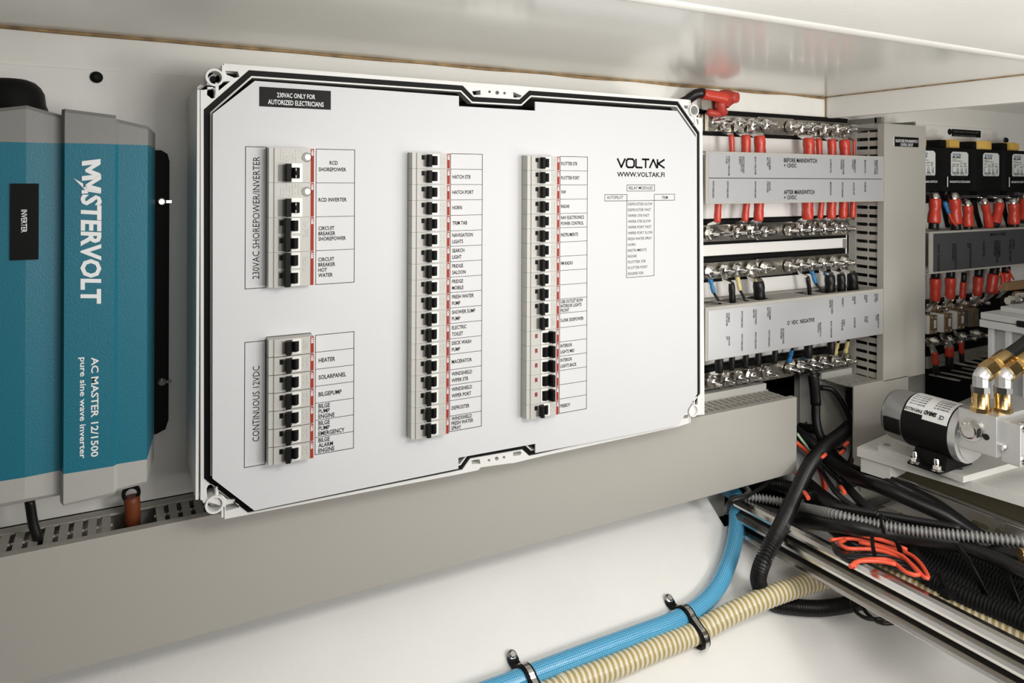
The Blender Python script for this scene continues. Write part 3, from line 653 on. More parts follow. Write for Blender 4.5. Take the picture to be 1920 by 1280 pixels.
m = M(); tH(m, '230VAC ONLY FOR', 519.5, 591, 182, 8.5, YT-.0008, bold=.012); tH(m, 'AUTORIZED ELECTRICIANS', 502.5, 607, 195, 8.8, YT-.0008, bold=.012); obj('lettering', m, WINK, st)
m = M()
LW = .0006
def rect(x0, x1, z0, z1):
    line(m, (x0, z0), (x1, z0), LW, YPL); line(m, (x0, z1), (x1, z1), LW, YPL); line(m, (x0, z0), (x0, z1), LW, YPL); line(m, (x1, z0), (x1, z1), LW, YPL)
def zz2(p, q_): return .5*(P(*p, YPL).z+P(*q_, YPL).z)
X = lambda px, py=400: P(px, py, YPL).x
# tall side boxes
zA1 = zz2((460, 274.6), (499, 276)); zA0 = zz2((460, 541.5), (499, 539)); rect(X(460), X(499), zA0, zA1)
def tUp(s, px, py0, py1, cappx, **k):
    a_ = P(px, py0, YT); b_ = P(px, py1, YT); text(m, s, a_, ZU, -XR, X(px)-X(px-cappx), b_.z-a_.z, **k)
tUp('230VAC SHOREPOWER/INVERTER', 486, 522.5, 293.5, 12.5)
zB1 = zz2((460, 642.4), (499, 637.5)); zB0 = zz2((460, 876.6), (499, 868.9)); rect(X(460), X(499), zB0, zB1)
tUp('CONTINUOUS 12VDC', 486, 826.5, 685.5, 12.5)
def table(px0, px1, ytop, ybot, n, items, tx, cap=.0040, ratio=.80, ls=None, fit=None):
    z1_ = zz2((px0, ytop[0]), (px1, ytop[1])); z0_ = zz2((px0, ybot[0]), (px1, ybot[1])); h = (z1_-z0_)/n
    x0, x1 = X(px0), X(px1); rect(x0, x1, z0_, z1_)
    for i in range(1, n): line(m, (x0, z1_-h*i), (x1, z1_-h*i), LW*.8, YPL)
    for i, it in enumerate(items):
        if not it: continue
        L = it.split('|'); k = len(L); lh = min(h/(k+.25), cap*1.85 if k < 3 else cap*1.45)
        if ls: lh = min(lh, ls) if k < 3 else lh
        cc = cap if k < 3 else min(cap, h/3.9)
        zc = z1_-h*(i+.5)
        for j, s in enumerate(L):
            zc_ = zc+lh*((k-1)/2-j)-cc/2
            cw = ratio
            vs, _ = glyphs(s); wn = (max(v.x for v in vs)-min(v.x for v in vs))*cc/CAP*cw; lim = x1-tx(x0)-.0012
            text(m, s, (tx(x0) if not (s in ('RCD',)) else tx(x0)+.0115, YT, zc_), XR, ZU, cc, width=min(wn, lim), bold=.022)
table(592.4, 664.6, (278.8, 281.5), (533, 529), 4, ['RCD|SHOREPOWER', 'RCD INVERTER', 'CIRCUIT|BREAKER|SHOREPOWER', 'CIRCUIT|BREAKER|HOT|WATER'], lambda x: x+.0026, cap=.0038)
table(592.4, 664.6, (628, 621.5), (851.5, 839.5), 7, ['', 'HEATER', 'SOLARPANEL', 'BILGEPUMP', 'BILGE|PUMP|ENGINE', 'BILGE|PUMP|EMERGENCY', 'BILGE|ALARM|ENGINE'], lambda x: x+.0034, cap=.0042)
table(844.5, 904, (288.2, 289), (808.5, 798.5), 18, ['', 'HATCH STB', 'HATCH PORT', 'HORN', 'TRIM TAB', 'NAVIGATION|LIGHTS', 'SEARCH|LIGHT', 'FRIDGE|SALOON', 'FRIDGE|MOBILE', 'FRESH WATER|PUMP', 'SHOWER SUMP|PUMP', 'ELECTRIC|TOILET', 'DECK WASH|PUMP', 'MACERATOR', 'WINDSHIELD|WIPER STB', 'WINDSHIELD|WIPER PORT', 'DEFROSTER', 'WINDSHIELD|FRESH WATER|SPRAY'], lambda x: x+.0024, cap=.0040, ratio=.74)
table(1050, 1101, (292.8, 294.5), (773.7, 766.5), 18, ['PLOTTER STB', 'PLOTTER PORT', 'VHF', 'RADAR', 'NAV ELECTRONICS|POWER CONTROL', 'INSTRUMENTS', '', 'FM RADIO', '', '', 'USB OUTLET BOW|INTERIOR LIGHTS|FRONT', 'S-LINK SIDEPOWER', '', 'INTERIOR|LIGHTS MID', 'INTERIOR|LIGHTS BACK', '', '', 'FIREBOY'], lambda x: x+.0014, cap=.0040, ratio=.68)
# maker's name in strokes
def strokes(paths, x0, x1, z0, z1, wd):
    for pl in paths:
        for (a_, b_) in zip(pl[:-1], pl[1:]):
            A = Vector((x0+(x1-x0)*a_[0], z0+(z1-z0)*a_[1])); B = Vector((x0+(x1-x0)*b_[0], z0+(z1-z0)*b_[1])); d = (B-A).normalized(); nn = Vector((-d.y, d.x))*wd/2; A -= d*wd*.25; B += d*wd*.25
            m.prism([tuple(A-nn), tuple(B-nn), tuple(B+nn), tuple(A+nn)], YPL-.0002, YPL)
vx = [(0, .155), (.185, .345), (.385, .515), (.52, .665), (.68, .835), (.85, 1.0)]
shp = [[[(0, 1), (.5, 0), (1, 1)]], [[(.2, 0), (.8, 0), (1, .2), (1, .8), (.8, 1), (.2, 1), (0, .8), (0, .2), (.2, 0)]], [[(0, 1), (0, .1), (.1, 0), (1, 0)]], [[(0, 1), (1, 1)], [(.5, 1), (.5, 0)]], [[(0, 0), (.5, 1), (1, 0)]], [[(0, 0), (0, 1)], [(1, 1), (.1, .5), (1, 0)]]]
VX0, VX1 = X(1157.5), X(1245); VZ1 = zz2((1157, 297.5), (1245, 299.5)); VZ0 = zz2((1157, 313.5), (1245, 314.5))
for (u0, u1), sh in zip(vx, shp): strokes(sh, VX0+(VX1-VX0)*u0, VX0+(VX1-VX0)*u1, VZ0, VZ1, .0025)
tH(m, 'WWW.VOLTAK.FI', 1157, 1246, 331, 8.6, YT)
zr1 = P(1200, 346.6, YPL).z; zr0 = P(1200, 358, YPL).z; rect(X(1175.3), X(1227), zr0, zr1); tH(m, 'RELAY MODULES', 1179, 1223.5, 355, 5.6, YT, bold=.008)
zr1 = P(1200, 364.4, YPL).z; zr0 = P(1200, 375.9, YPL).z; rect(X(1133.8), X(1175.3), zr0, zr1); rect(X(1226.6), X(1264.6), zr0, zr1)
tH(m, 'AUTOPILOT', 1138, 1168.5, 373, 5.6, YT, bold=.008); tH(m, 'TRIM', 1240.5, 1252, 373, 5.6, YT, bold=.008)
rect(X(1175.0), X(1226.6), P(1200, 518.5, YPL).z, zr0)
for i, (s, xe_) in enumerate([('DEFROSTER SLOW', 585), ('DEFROSTER FAST', 572), ('WIPER STB FAST', 558), ('WIPER STB SLOW', 570), ('WIPER PORT FAST', 576), ('WIPER PORT SLOW', 586), ('FRESH WATER SPRAY', 580), ('HORN', 433), ('INSTRUMENTS', 532), ('RADAR', 446), ('PLOTTER STB', 523), ('PLOTTER PORT', 541), ('ENGINE IGN', 503)]):
    tH(m, s, 1177.4, 1100+xe_/4.741, 385.2+i*10.87, 5.0, YT, bold=.004)
obj('printed_legend', m, INK, ENCT)

# ---- breakers (local frame: x from the left edge of the nose, y=0 at the plate front, z=0 at the middle)
def breaker_body(m, w):
    h = w/2-.00012
    m.prism([(0, .03), (0, -.0136), (.0048, -.0136), (.0050, -.0150), (NW, -.0150), (NW, .03)], -h, h, 'z')
def hub(m, x0, x1, z0, z1, d):
    n = 8; pts = [(x0+(x1-x0)*k/n, -.0148-d*math.sin(math.pi*k/n)) for k in range(n+1)]
    m.prism(pts, z0, z1, 'z')
def paddle(m, x0, x1, z0, z1, d=.0085, lean=-.002):
    m.prism([(x0, -.0148), (x0+lean, -.0148-d*.75), (x0+lean+.0008, -.0148-d), (x1+lean-.0008, -.0148-d), (x1+lean, -.0148-d*.8), (x1, -.0148)], z0, z1, 'z')
def stripe(t, w, off=0.0):
    h = w/2
    m = M().box(NW-.0036, NW-.0004, -.0153, -.0149, -h+.0005, h-.0004); s_ = obj('brand_stripe', m, STRIPE, t, local=True)
    m = M(); text(m, 'ABB', (NW-.0030, -.01535, h-.0012), -ZU, XR, .0021, .0062, bold=.02); obj('lettering', m, WINK, s_, local=True)
def marks(m, x0, x1, z0, z1, rows_, rnd):
    y = -.0152; n = rows_
    for i in range(n):
        x = x0+(x1-x0)*(i+.5)/n; zc = z1
        while zc > z0+.0006:
            l = rnd.uniform(.0005, .0018); 
            if rnd.random() < .7: m.box(x-.00022, x+.00022, y, y+.0002, max(z0, zc-l), zc)
            zc -= l+rnd.uniform(.0003, .0009)
FAINT = mat('faint_grey_ink', (0.33, 0.32, 0.30), 0.6)
def make_breaker(kind, w, label, rnd):
    t = thing('circuit_breaker', label, 'circuit breaker', (0, 0, 0))
    m = M(); breaker_body(m, w); obj('breaker_body', m, BRK, t, local=True)
    if kind == 'off': pass
    s = w/.01785
    if kind in ('on', 'nowin', 'first'):
        m = M().box(.0125, .0180, -.0152, -.0148, -.0066*s, .0062*s); obj('toggle_slot_shade', m, BRKG, t, local=True)  # flat grey patch, the shadow left of the toggle put into its colour
        m = M().box(.0226, .0312, -.0158, -.0148, -.0076*s, .0076*s, bev=.0004); obj('toggle_surround', m, BRKW, t, local=True)
        m = M(); paddle(m, .0172, .0224, -.0068*s, .0070*s); hub(m, .0215, .0298, -.0050*s, .0055*s, .0042); obj('toggle', m, BLK, t, local=True)
        if kind != 'nowin': obj('indicator_window', M().box(.0104, .0140, -.0155, -.0150, .0012, .0062), BLK, t, 'black indicator window', local=True)
    elif kind == 'off':
        m = M().box(.0186, .0292, -.0158, -.0148, -.0082*s, .0082*s, bev=.0004); obj('toggle_surround', m, BRKW, t, local=True)
        m = M(); hub(m, .0196, .0300, -.0058*s, .0058*s, .0042); paddle(m, .0290, .0338, -.0068*s, .0070*s, lean=.0015); obj('toggle', m, BLK, t, local=True)
        obj('indicator_window', M().box(.0108, .0140, -.0155, -.0150, .0002, .0050), REDW, t, 'red indicator window', local=True)
    m = M(); marks(m, .0325, .0385, -.004, .005, 3, rnd); obj('printed_marks', m, FAINT, t, local=True)
    stripe(t, w); return t
rnd = random.Random(3)
xr, zt_, pC, n = cols['C']; 
bk_on = make_breaker('on', pC, 'x', rnd)
xrD, ztD, pD, nD = cols['D']
bk_off = make_breaker('off', pD, 'x', rnd); bk_nowin = make_breaker('nowin', pD, 'x', rnd)
usedp = set()
def place(proto, loc, label, group):
    if id(proto) not in usedp:
        usedp.add(id(proto)); proto.location = loc; proto['label'] = label; proto['group'] = group; return proto
    return dup(proto, loc, label, group)
nmC = ['the blank top field', 'HATCH STB', 'HATCH PORT', 'HORN', 'TRIM TAB', 'NAVIGATION LIGHTS', 'SEARCH LIGHT', 'FRIDGE SALOON', 'FRIDGE MOBILE', 'FRESH WATER PUMP', 'SHOWER SUMP PUMP', 'ELECTRIC TOILET', 'DECK WASH PUMP', 'MACERATOR', 'WINDSHIELD WIPER STB', 'WINDSHIELD WIPER PORT', 'DEFROSTER', 'WINDSHIELD FRESH WATER SPRAY']
for i, s in enumerate(nmC):
    place(bk_on, (xr-NW, YPL, zt_-pC*(i+.5)), ('grey breaker with black toggle beside %s, middle column' % s if 'SPRAY' not in s else 'bottom breaker of the middle column, beside the SPRAY field'), 'circuit breakers in the middle column')
nmD = ['PLOTTER STB', 'PLOTTER PORT', 'VHF', 'RADAR', 'NAV ELECTRONICS POWER CONTROL', 'INSTRUMENTS', 'blank field under INSTRUMENTS', 'FM RADIO', 'blank field just under FM RADIO', 'blank field just above USB OUTLET BOW', 'USB OUTLET BOW', 'S-LINK SIDEPOWER', 'blank field above INTERIOR LIGHTS MID', 'INTERIOR LIGHTS MID', 'INTERIOR LIGHTS BACK', 'blank field under INTERIOR LIGHTS BACK', 'blank field above FIREBOY', 'FIREBOY']
for i, s in enumerate(nmD):
    k = 'off' if 12 <= i <= 16 else ('nowin' if i == 11 else 'on')
    pr = {'off': bk_off, 'nowin': bk_nowin, 'on': bk_on}[k]
    lab = ('switched-off breaker with red window beside %s, right column' if k == 'off' else 'grey breaker with black toggle beside %s, right column') % (s if not s.startswith('NAV') else 'NAV ELECTRONICS')
    place(pr, (xrD-NW, YPL, ztD-pD*(i+.5)), lab, 'circuit breakers in the right column')
xrB, ztB, pB, nB = cols['B']
nmB = ['blank field above HEATER', 'HEATER', 'SOLARPANEL', 'BILGEPUMP', 'BILGE PUMP ENGINE', 'BILGE PUMP EMERGENCY', 'BILGE ALARM ENGINE']
for i, s in enumerate(nmB):
    place(bk_nowin if i == 0 else bk_on, (xrB-NW, YPL, ztB-pB*(i+.5)), 'grey breaker with black toggle beside the %s, continuous column' % s, 'circuit breakers in the lower left block')
xrA, ztA, pA, nA = cols['A']
def rcd(label, z):
    t = thing('residual_current_breaker', label, 'circuit breaker', (0, 0, 0), 'wide breakers in the upper left block')
    w = pA*2; m = M(); breaker_body(m, w); obj('breaker_body', m, BRK, t, local=True)
    obj('toggle_slot_shade', M().box(.0085, .0172, -.0152, -.0148, -.0165, .0005), BRKG, t, local=True)  # recess shadow as a grey patch on the face
    obj('toggle_surround', M().box(.0215, .0325, -.0158, -.0148, -.0172, .0022, bev=.0005), BRKW, t, local=True)
    m = M(); paddle(m, .0165, .0220, -.0165, .0015, d=.010); hub(m, .0210, .0305, -.0130, -.0022, .0045); obj('toggle', m, BLK, t, local=True)
    m = M(); m.box(.0250, .0256, -.0197, -.0190, -.0125, -.0100); m.box(.0250, .0256, -.0197, -.0190, -.0055, -.0030); obj('toggle_mark', m, WINK, t, local=True)
    b_ = obj('test_button', M().lathe((.0375, -.0148, .0085), (.0375, -1, .0085), [(0, .0036), (.0012, .0034), (.0016, .0028)], 18), BRKW, t, local=True)
    obj('button_collar', M().ring((.0368, -.0149, .0084), (0, -1, 0), .0050, .0037, .0004, 20), BRKG, b_, local=True)
    m = M(); marks(m, .0095, .0330, .0035, .0160, 8, rnd); marks(m, .0355, .0375, -.002, .002, 1, rnd); obj('printed_marks', m, FAINT, t, local=True)
    stripe(t, w); t.location = (xrA-NW, YPL, z); return t
rcd('wide breaker with round test button beside RCD SHOREPOWER', ztA-pA*1)
rcd('wide breaker with round test button beside RCD INVERTER', ztA-pA*3)
def dpole(label, z):
    t = thing('double_pole_breaker', label, 'circuit breaker', (0, 0, 0), 'wide breakers in the upper left block')
    w = pA*2; m = M(); breaker_body(m, w); m.box(.0049, NW, -.01512, -.0148, -.0001, .0001); obj('breaker_body', m, BRK, t, local=True)
    for s in (1, -1):
        obj('toggle_slot_shade', M().box(.0090, .0160, -.0152, -.0148, s*.0089-.0075, s*.0089+.0075), BRKG, t, local=True)  # grey colour stands for the shadow beside each toggle
        obj('indicator_window', M().box(.0100, .0136, -.0155, -.0150, s*.0089+.0006, s*.0089+.0058), BLK, t, local=True)
        obj('toggle_surround', M().box(.0218, .0302, -.0158, -.0148, s*.0089-.0078, s*.0089+.0078, bev=.0004), BRKW, t, local=True)
        m = M(); hub(m, .0205, .0292, s*.0089-.0052, s*.0089+.0054, .0042); obj('toggle_hub', m, BLK, t, local=True)
    m = M(); paddle(m, .0158, .0215, -.0165, .0168, d=.010); obj('toggle', m, BLK, t, local=True)
    m = M(); marks(m, .0325, .0390, -.003, .012, 3, rnd); obj('printed_marks', m, FAINT, t, local=True)
    stripe(t, w); t.location = (xrA-NW, YPL, z); return t
dpole('wide breaker with long joined black toggle beside CIRCUIT BREAKER SHOREPOWER', ztA-pA*5)
dpole('wide breaker with long joined black toggle beside CIRCUIT BREAKER HOT WATER', ztA-pA*7)

# ================================================================== INVERTER
INV = thing('power_inverter', 'teal power inverter with grey end caps left of the enclosure', 'inverter', (-0.05, YW-.004, P(60, 940, .79).z))
YI = .787
def xi(px, Y): return P(px, 500, Y).x
prof_ = [(-.36, YI+.020), (-.25, YI+.006), (xi(48, YI+.004), YI+.004), (xi(114, YI+.006), YI+.008), (xi(120.5, YI-.004), YI-.004), (xi(215, YI-.004), YI-.004), (xi(216.5, YI-.003), YI-.0030), (xi(221, YI), YI), (xi(276, YI), YI), (xi(277, YI), YI+.001), (xi(290, YI+.07)+.0, YI+.07), (xi(290, YI+.07), YI+.095), (-.36, YI+.095)]
ztl = P(120, 268, YI).z*.5+P(270, 272, YI).z*.5; zbl = (P(10, 903, YI).z+P(277, 861, YI).z)/2
def invloft(m, z0, z1, pr0, pr1):
    n = len(pr0); vs = [(x, y, z0) for x, y in pr0]+[(x, y, z1) for x, y in pr1]
    fs = [(i, (i+1) % n, n+(i+1) % n, n+i) for i in range(n)]+[tuple(range(n))[::-1], tuple(range(n, 2*n))]
    m.add(vs, fs)
def back(pr, d): return [(x, y+d*(1-(y-YI)/.1) if y < YI+.09 else y) for x, y in pr]
m = M(); invloft(m, zbl, ztl, prof_, prof_); obj('case', m, TEAL, INV, 'teal painted case')
# caps: raised section longer than its neighbours
def ztab(tab, x, Y):
    pts = [(P(px, py, YI).x, P(px, py, YI).z) for px, py in tab]
    for (xa1, za1), (xb1, zb1) in zip(pts[:-1], pts[1:]):
        if xa1 <= x <= xb1: return za1+(zb1-za1)*(x-xa1)/max(1e-6, xb1-xa1)
    return pts[0][1] if x < pts[0][0] else pts[-1][1]
CAPX = [xi(114, YI+.006), xi(216.5, YI-.003)]
def cap(name, tabs, z_in, mt, sgn):
    g = M()
    A_ = [(-.36, YI+.020), (-.25, YI+.006), (xi(48, YI+.004), YI+.004), (CAPX[0], YI+.008), (CAPX[0], YI+.095), (xi(48, YI+.004), YI+.095), (-.36, YI+.095)]
    B_ = [(CAPX[0], YI+.008), (xi(120.5, YI-.004), YI-.004), (xi(215, YI-.004), YI-.004), (CAPX[1], YI-.003), (CAPX[1], YI+.095), (CAPX[0], YI+.095)]
    D_ = [(CAPX[1], YI-.003), (xi(221, YI), YI), (xi(276, YI), YI), (xi(277, YI), YI+.001), (xi(290, YI+.07), YI+.07), (xi(290, YI+.07), YI+.095), (CAPX[1], YI+.095)]
    for pr, tab in zip((A_, B_, D_), tabs):
        zs_ = [ztab(tab, x, y) for x, y in pr]; n = len(pr); ch = .0035*sgn
        vs = [(x, y, z_in) for x, y in pr]+[(x, y, z-ch) for (x, y), z in zip(pr, zs_)]+[(x, y+(.004 if y < YI+.05 else 0), z) for (x, y), z in zip(pr, zs_)]
        fs = [(k*n+i, k*n+(i+1) % n, (k+1)*n+(i+1) % n, (k+1)*n+i) for k in (0, 1) for i in range(n)]+[tuple(range(n))[::-1], tuple(range(2*n, 3*n))]
        if sgn < 0: fs = [f[::-1] for f in fs]
        g.add(vs, fs)
    obj(name, g, mt, INV)
cap('upper_cap', [[(-400, 250), (-60, 217), (48, 196), (114, 214)], [(114, 203), (216, 216)], [(216, 222), (277, 236), (292, 243)]], ztl, CAPG, 1)
cap('lower_cap', [[(-400, 1040), (0, 951), (114, 937)], [(114, 950), (216, 926)], [(216, 924), (277, 908), (292, 903)]], zbl, CAPL, -1)
m = M(); m.prism([(.068, .06-.02), (.092, .06-.03), (.097, .024), (.097, -.262), (.088, -.276), (.068, -.276)], YW-.0145, YW-.0042)
a = P(318, 282, YW-.0145); b = P(318, 810, YW-.0145); x1_ = a.x
m = M(); m.prism([(x1_-.04, a.z), (x1_-.008, a.z), (x1_-.002, a.z-.004), (x1_, a.z-.012), (x1_, b.z+.014), (x1_-.003, b.z+.004), (x1_-.012, b.z), (x1_-.04, b.z)], YW-.0145, YW-.0042); obj('mounting_flange', m, BLK, INV)
for y in (378, 716):
    c = P(303, y, YW-.0145); m = M(); m.lathe(c, c+Vector((0, -1, 0)), [(0, .005), (.001, .005), (.002, .0045), (.0032, .003)], 14); m.box(c.x, c.x+.010, c.y-.0015, c.y-.0005, c.z-.0015, c.z+.0015); obj('flange_screw', m, CHR, INV)
gx = P(20, 180, .84); gz = P(20, 148, .84).z; gb = P(20, 215, .84).z; rg = P(88, 180, .84).x-gx.x
m = M(); m.lathe((gx.x, .845, gb), (gx.x, .845, 1), [(0, rg*1.06), ((gz-gb)*.18, rg*1.03), ((gz-gb)*.32, rg*.97), ((gz-gb)*.62, rg*.93), ((gz-gb)*.8, rg*.82), ((gz-gb)*.93, rg*.66), (gz-gb, rg*.45)], 28); obj('grommet', m, RUB, INV, 'black rubber cable gland')
YL = YI-.0045
a = P(19.5, 344, YI+.003); b = P(72, 486, YI+.003)
st = obj('name_label', M().box(a.x, b.x, YI+.0025, YI+.0075, b.z, a.z), LABK, INV, 'black label reading INVERTER')
m = M(); a_ = P(40, 393, YI+.002); b_ = P(40, 436, YI+.002); text(m, 'INVERTER', a_, -ZU, XR, P(50.5, 393, YI+.002).x-a_.x, a_.z-b_.z, bold=.015); obj('lettering', m, WINK, st)
# maker's name: drawn bold slanted letters running downwards
m = M(); Yt = YI-.0044
za = P(170, 300, Yt).z; zb_ = P(170, 569, Yt).z; xa = P(153, 400, Yt).x; xb = P(189.5, 400, Yt).x
def tDown(s, px, px2, py0, py1, **k):
    a_ = P(px, py0, Yt); b_ = P(px, py1, Yt); text(m, s, a_, -ZU, XR, P(px2, py0, Yt).x-a_.x, a_.z-b_.z, **k)
Mp = [(0, 0), (0, 1), (.27, 1), (.5, .52), (.73, 1), (1, 1), (1, 0), (.76, 0), (.76, .56), (.56, .18), (.44, .18), (.24, .56), (.24, 0)]
pm = []
for u, v in Mp:
    p_ = P(153.5+35*v, 300+37*u-4*v+2, Yt); pm.append((p_.x, p_.z))
m.prism(pm, Yt-.0002, Yt)
tDown('STERVOLT', 153.5, 188.5, 364, 569, bold=.035, shear=.08)
# A with the bolt
L_ = za-zb_
def uv(u, v): return (xa+(xb-xa)*v, za-L_*u)       # u along reading, v up (to the right)
for poly in ([(.14, -.42), (.255, .10), (.300, .02), (.355, 1.02), (.300, 1.02), (.238, .5), (.225, .42)], ):
    pass
sx = lambda px, py: (P(px, py, Yt).x, P(px, py, Yt).z)
m.prism([sx(138, 334), sx(156, 344), sx(156, 352), sx(163, 348), sx(189, 355), sx(189, 363), sx(164, 359), sx(166, 362.5), sx(153, 363), sx(153, 356), sx(160, 356.5)], Yt-.0004, Yt-.0003)
m.prism([sx(160, 346), sx(189.5, 327), sx(189.5, 336), sx(170, 348), sx(172, 356), sx(163, 355)], Yt-.0007, Yt-.0006)
m.prism([sx(163, 345), sx(189.5, 352), sx(189.5, 361), sx(163, 353)], Yt-.0010, Yt-.0009)
tDown('AC MASTER 12/1500', 171.5, 184.5, 670, 857, bold=.02)
tDown('pure sine wave inverter', 150.5, 161.5, 670, 860, bold=.018)
obj('lettering', m, WINK, INV, 'white maker and model lettering')
# thin panel seam lines on the face
# cables under the inverter
m = M().tube([P(55, 935, .85), P(58, 955, .85), P(63, 985, .85), P(72, 1012, .85), P(74, 1030, .86)], .0045, n=10); tagm(obj('black_cable', m, CABK), 'black cable dropping from the inverter into the slotted duct', 'cable')
t = thing('inverter_lead', 'orange tinted lead with dark ring going down between inverter and duct', 'cable', P(250, 930, .86))
m = M(); m.tube([P(240, 900, .87), P(240, 912, .868)], .0035); m.ring(P(246, 926, .862), (0, 1, 0), .009, .0055, .006, 18); obj('gland', m, BLK, t)
m = M(); m.tube([P(247, 930, .866), P(248, 950, .866), P(248, 985, .87)], .008, n=12); obj('sleeve', m, mat('dark_orange_sleeve', (.20, .05, .015), .5), t)

# ================================================================== BATTERY SWITCHES (right)
def pbox(m, x0, x1, y0, y1, Y, dep, bev=.001, mi=0):
    a_ = P(x0, (y0+y1)/2, Y); b_ = P(x1, (y0+y1)/2, Y); xm = (x0+x1)/2
    return m.box(a_.x, b_.x, Y, Y+dep, P(xm, y1, Y).z, P(xm, y0, Y).z, mi=mi, bev=bev)
YS = .836
xc0 = P(1799, 330, YS).x; xc1 = P(1858, 330, YS).x; pit = xc1-xc0
ztop = P(1800, 278, YS).z; zbot = P(1800, 360, YS).z
def bswitch(xc, label, wide, txt, rnd2):
    t = thing('battery_switch', label, 'battery switch', (xc, YW-.004, zbot), 'battery switches in a row')
    hw = pit*.47
    m = M(); m.prism([(xc-hw, YW-.005), (xc-hw, YS+.022), (xc-hw*.86, YS+.004), (xc-hw*.62, YS), (xc+hw*.62, YS), (xc+hw*.86, YS+.004), (xc+hw, YS+.022), (xc+hw, YW-.005)], zbot+.002, ztop, 'z')
    m.box(xc-hw*.80, xc+hw*.80, YS+.004, YW-.005, zbot-.012, zbot+.002); m.box(xc-hw, xc+hw, YS+.03, YW-.005, zbot-.022, zbot-.010)
    obj('switch_body', m, BLK, t)
    m = M(); n = 5
    for k in range(n): z_ = ztop-.012-.017*k; m.box(xc-hw*.985-.0012, xc-hw*.9, YS+.020, YS+.05, z_-.001, z_+.001)
    m.box(xc-hw*1.0, xc+hw*1.0, YS+.03, YW-.03, ztop-.0005, ztop+.004, bev=.001); m.box(xc-.044, xc-(.029 if wide else .023), YS+.012, YS+.045, ztop, ztop+.0165, bev=.003); obj('top_shoulder', m, BLK, t)
    m = M(); kc = Vector((xc, YS+.030, ztop))
    if wide: m.lathe(kc, kc+ZU, [(0, .0275), (.016, .0275), (.018, .026)], 28)
    else: m.lathe(kc, kc+ZU, [(0, .0205), (.016, .0205), (.018, .019)], 12, sides=10); m.box(kc.x-.016, kc.x+.016, kc.y-.021, kc.y-.010, kc.z+.001, kc.z+.0165, bev=.002)
    obj('knob', m, KNOB, t, 'yellow knob')
    lw = hw*.56; lz1 = ztop-.007; lz0 = lz1-.047; c_ = .004; y = YS-.0005
    m = M(); m.prism([(xc-lw, lz0+c_), (xc-lw+c_*.5, lz0), (xc+lw-c_*.5, lz0), (xc+lw, lz0+c_), (xc+lw, lz1-c_), (xc+lw*.8, lz1), (xc-lw*.8, lz1), (xc-lw, lz1-c_)], y, YS+.0003)
    lb = obj('rating_sticker', m, LABW, t, 'white printed rating sticker')
    m = M(); yy = y-.0002
    text(m, 'BLUE SEA', (xc-lw*.78, yy, lz1-.0075), XR, ZU, .0042, lw*.95, bold=.03, mi=1)
    text(m, txt, (xc-lw*.85, yy, lz1-.0125), XR, ZU, .0038, lw*.95, bold=.04)
    text(m, 'REMOTE', (xc-lw*.85, yy, lz1-.0160), XR, ZU, .0018, lw*.5); text(m, 'BATTERY SWITCH', (xc-lw*.85, yy, lz1-.0190), XR, ZU, .0018, lw*1.1, bold=.02)
    for r_ in range(4):
        z_ = lz1-.0225-.0022*r_
        for k in range(4): 
            if rnd2.random() < .8: m.box(xc-lw*.85+k*lw*.44, xc-lw*.85+k*lw*.44+lw*rnd2.uniform(.2, .36), yy, yy+.0002, z_, z_+.0009)
    for k in range(3):
        cx_ = xc-lw*.25+k*lw*.48; cz_ = lz0+.0125
        m.ring((cx_, yy, cz_), (0, 1, 0), .0032, .0024, .0002, 14); m.box(cx_-.0030, cx_-.0022, yy, yy+.0002, cz_-.005, cz_); m.box(cx_+.0022, cx_+.0030, yy, yy+.0002, cz_-.005, cz_); m.box(cx_-.0030, cx_+.003, yy, yy+.0002, cz_-.0062, cz_-.0052)
    m.box(xc-lw*.9, xc-lw*.5, yy, yy+.0002, lz0+.007, lz0+.0076); m.box(xc-lw*.9, xc-lw*.86, yy, yy+.0002, lz0+.007, lz0+.018)
    for k in range(3): m.box(xc-lw*.85, xc-lw*.05, yy, yy+.0002, lz0+.0030+k*.0013, lz0+.0037+k*.0013); m.box(xc+.05*lw, xc+lw*.5, yy, yy+.0002, lz0+.0030+k*.0013, lz0+.0037+k*.0013)
    text(m, 'CE', (xc+lw*.62, yy, lz0+.0035), XR, ZU, .003, lw*.25)
    m.box(xc-lw*.7, xc-lw*.2, yy, yy+.0002, lz0+.0008, lz0+.0016, mi=1); m.box(xc-.0*lw, xc+lw*.7, yy, yy+.0002, lz0+.0008, lz0+.0016, mi=1)
    obj('lettering', m, [INK, QRB], lb)
    return t
rb = random.Random(5)
b1 = bswitch(xc0-pit*.99, 'battery switch half hidden behind the upright duct', False, 'ML-RBS', rb)
b2 = bswitch(xc0, 'black battery switch with MAINSWITCH STB ENGINE print and angular yellow knob', False, 'ML-RBS', rb)
b3 = bswitch(xc1, 'black battery switch with wide round yellow knob, without white bar', True, 'ML-ACR', rb)
b4 = bswitch(xc1+pit*.98, 'black battery switch cut off by the right picture edge', False, 'ML-RBS', rb)
def swt(b_, xc, s, bar=True):
    m = M(); zc_ = ztop-.066
    text(m, s, (xc-pit*.30, YS-.0006, zc_-.002), XR, ZU, .0042, pit*.62 if len(s) > 14 else pit*.5, bold=.01)
    if bar: m.box(xc-pit*.37, xc-pit*.35, YS-.0004, YS+.0002, zc_-.010, zc_+.010)
    obj('lettering', m, WINK, b_)
swt(b1, xc0-pit*.99, 'SERVICES MAIN SWITCH', False); swt(b2, xc0, 'MAINSWITCH STB ENGINE'); swt(b4, xc1+pit*.98, 'MAINSWITCH PORT ENGINE')
a = P(1785, 241, YW-.0045); b = P(1838, 259, YW-.0045)
t = thing('small_wall_label', 'small black label on the wall above the battery switches', 'label', P(1810, 250, YW-.004))
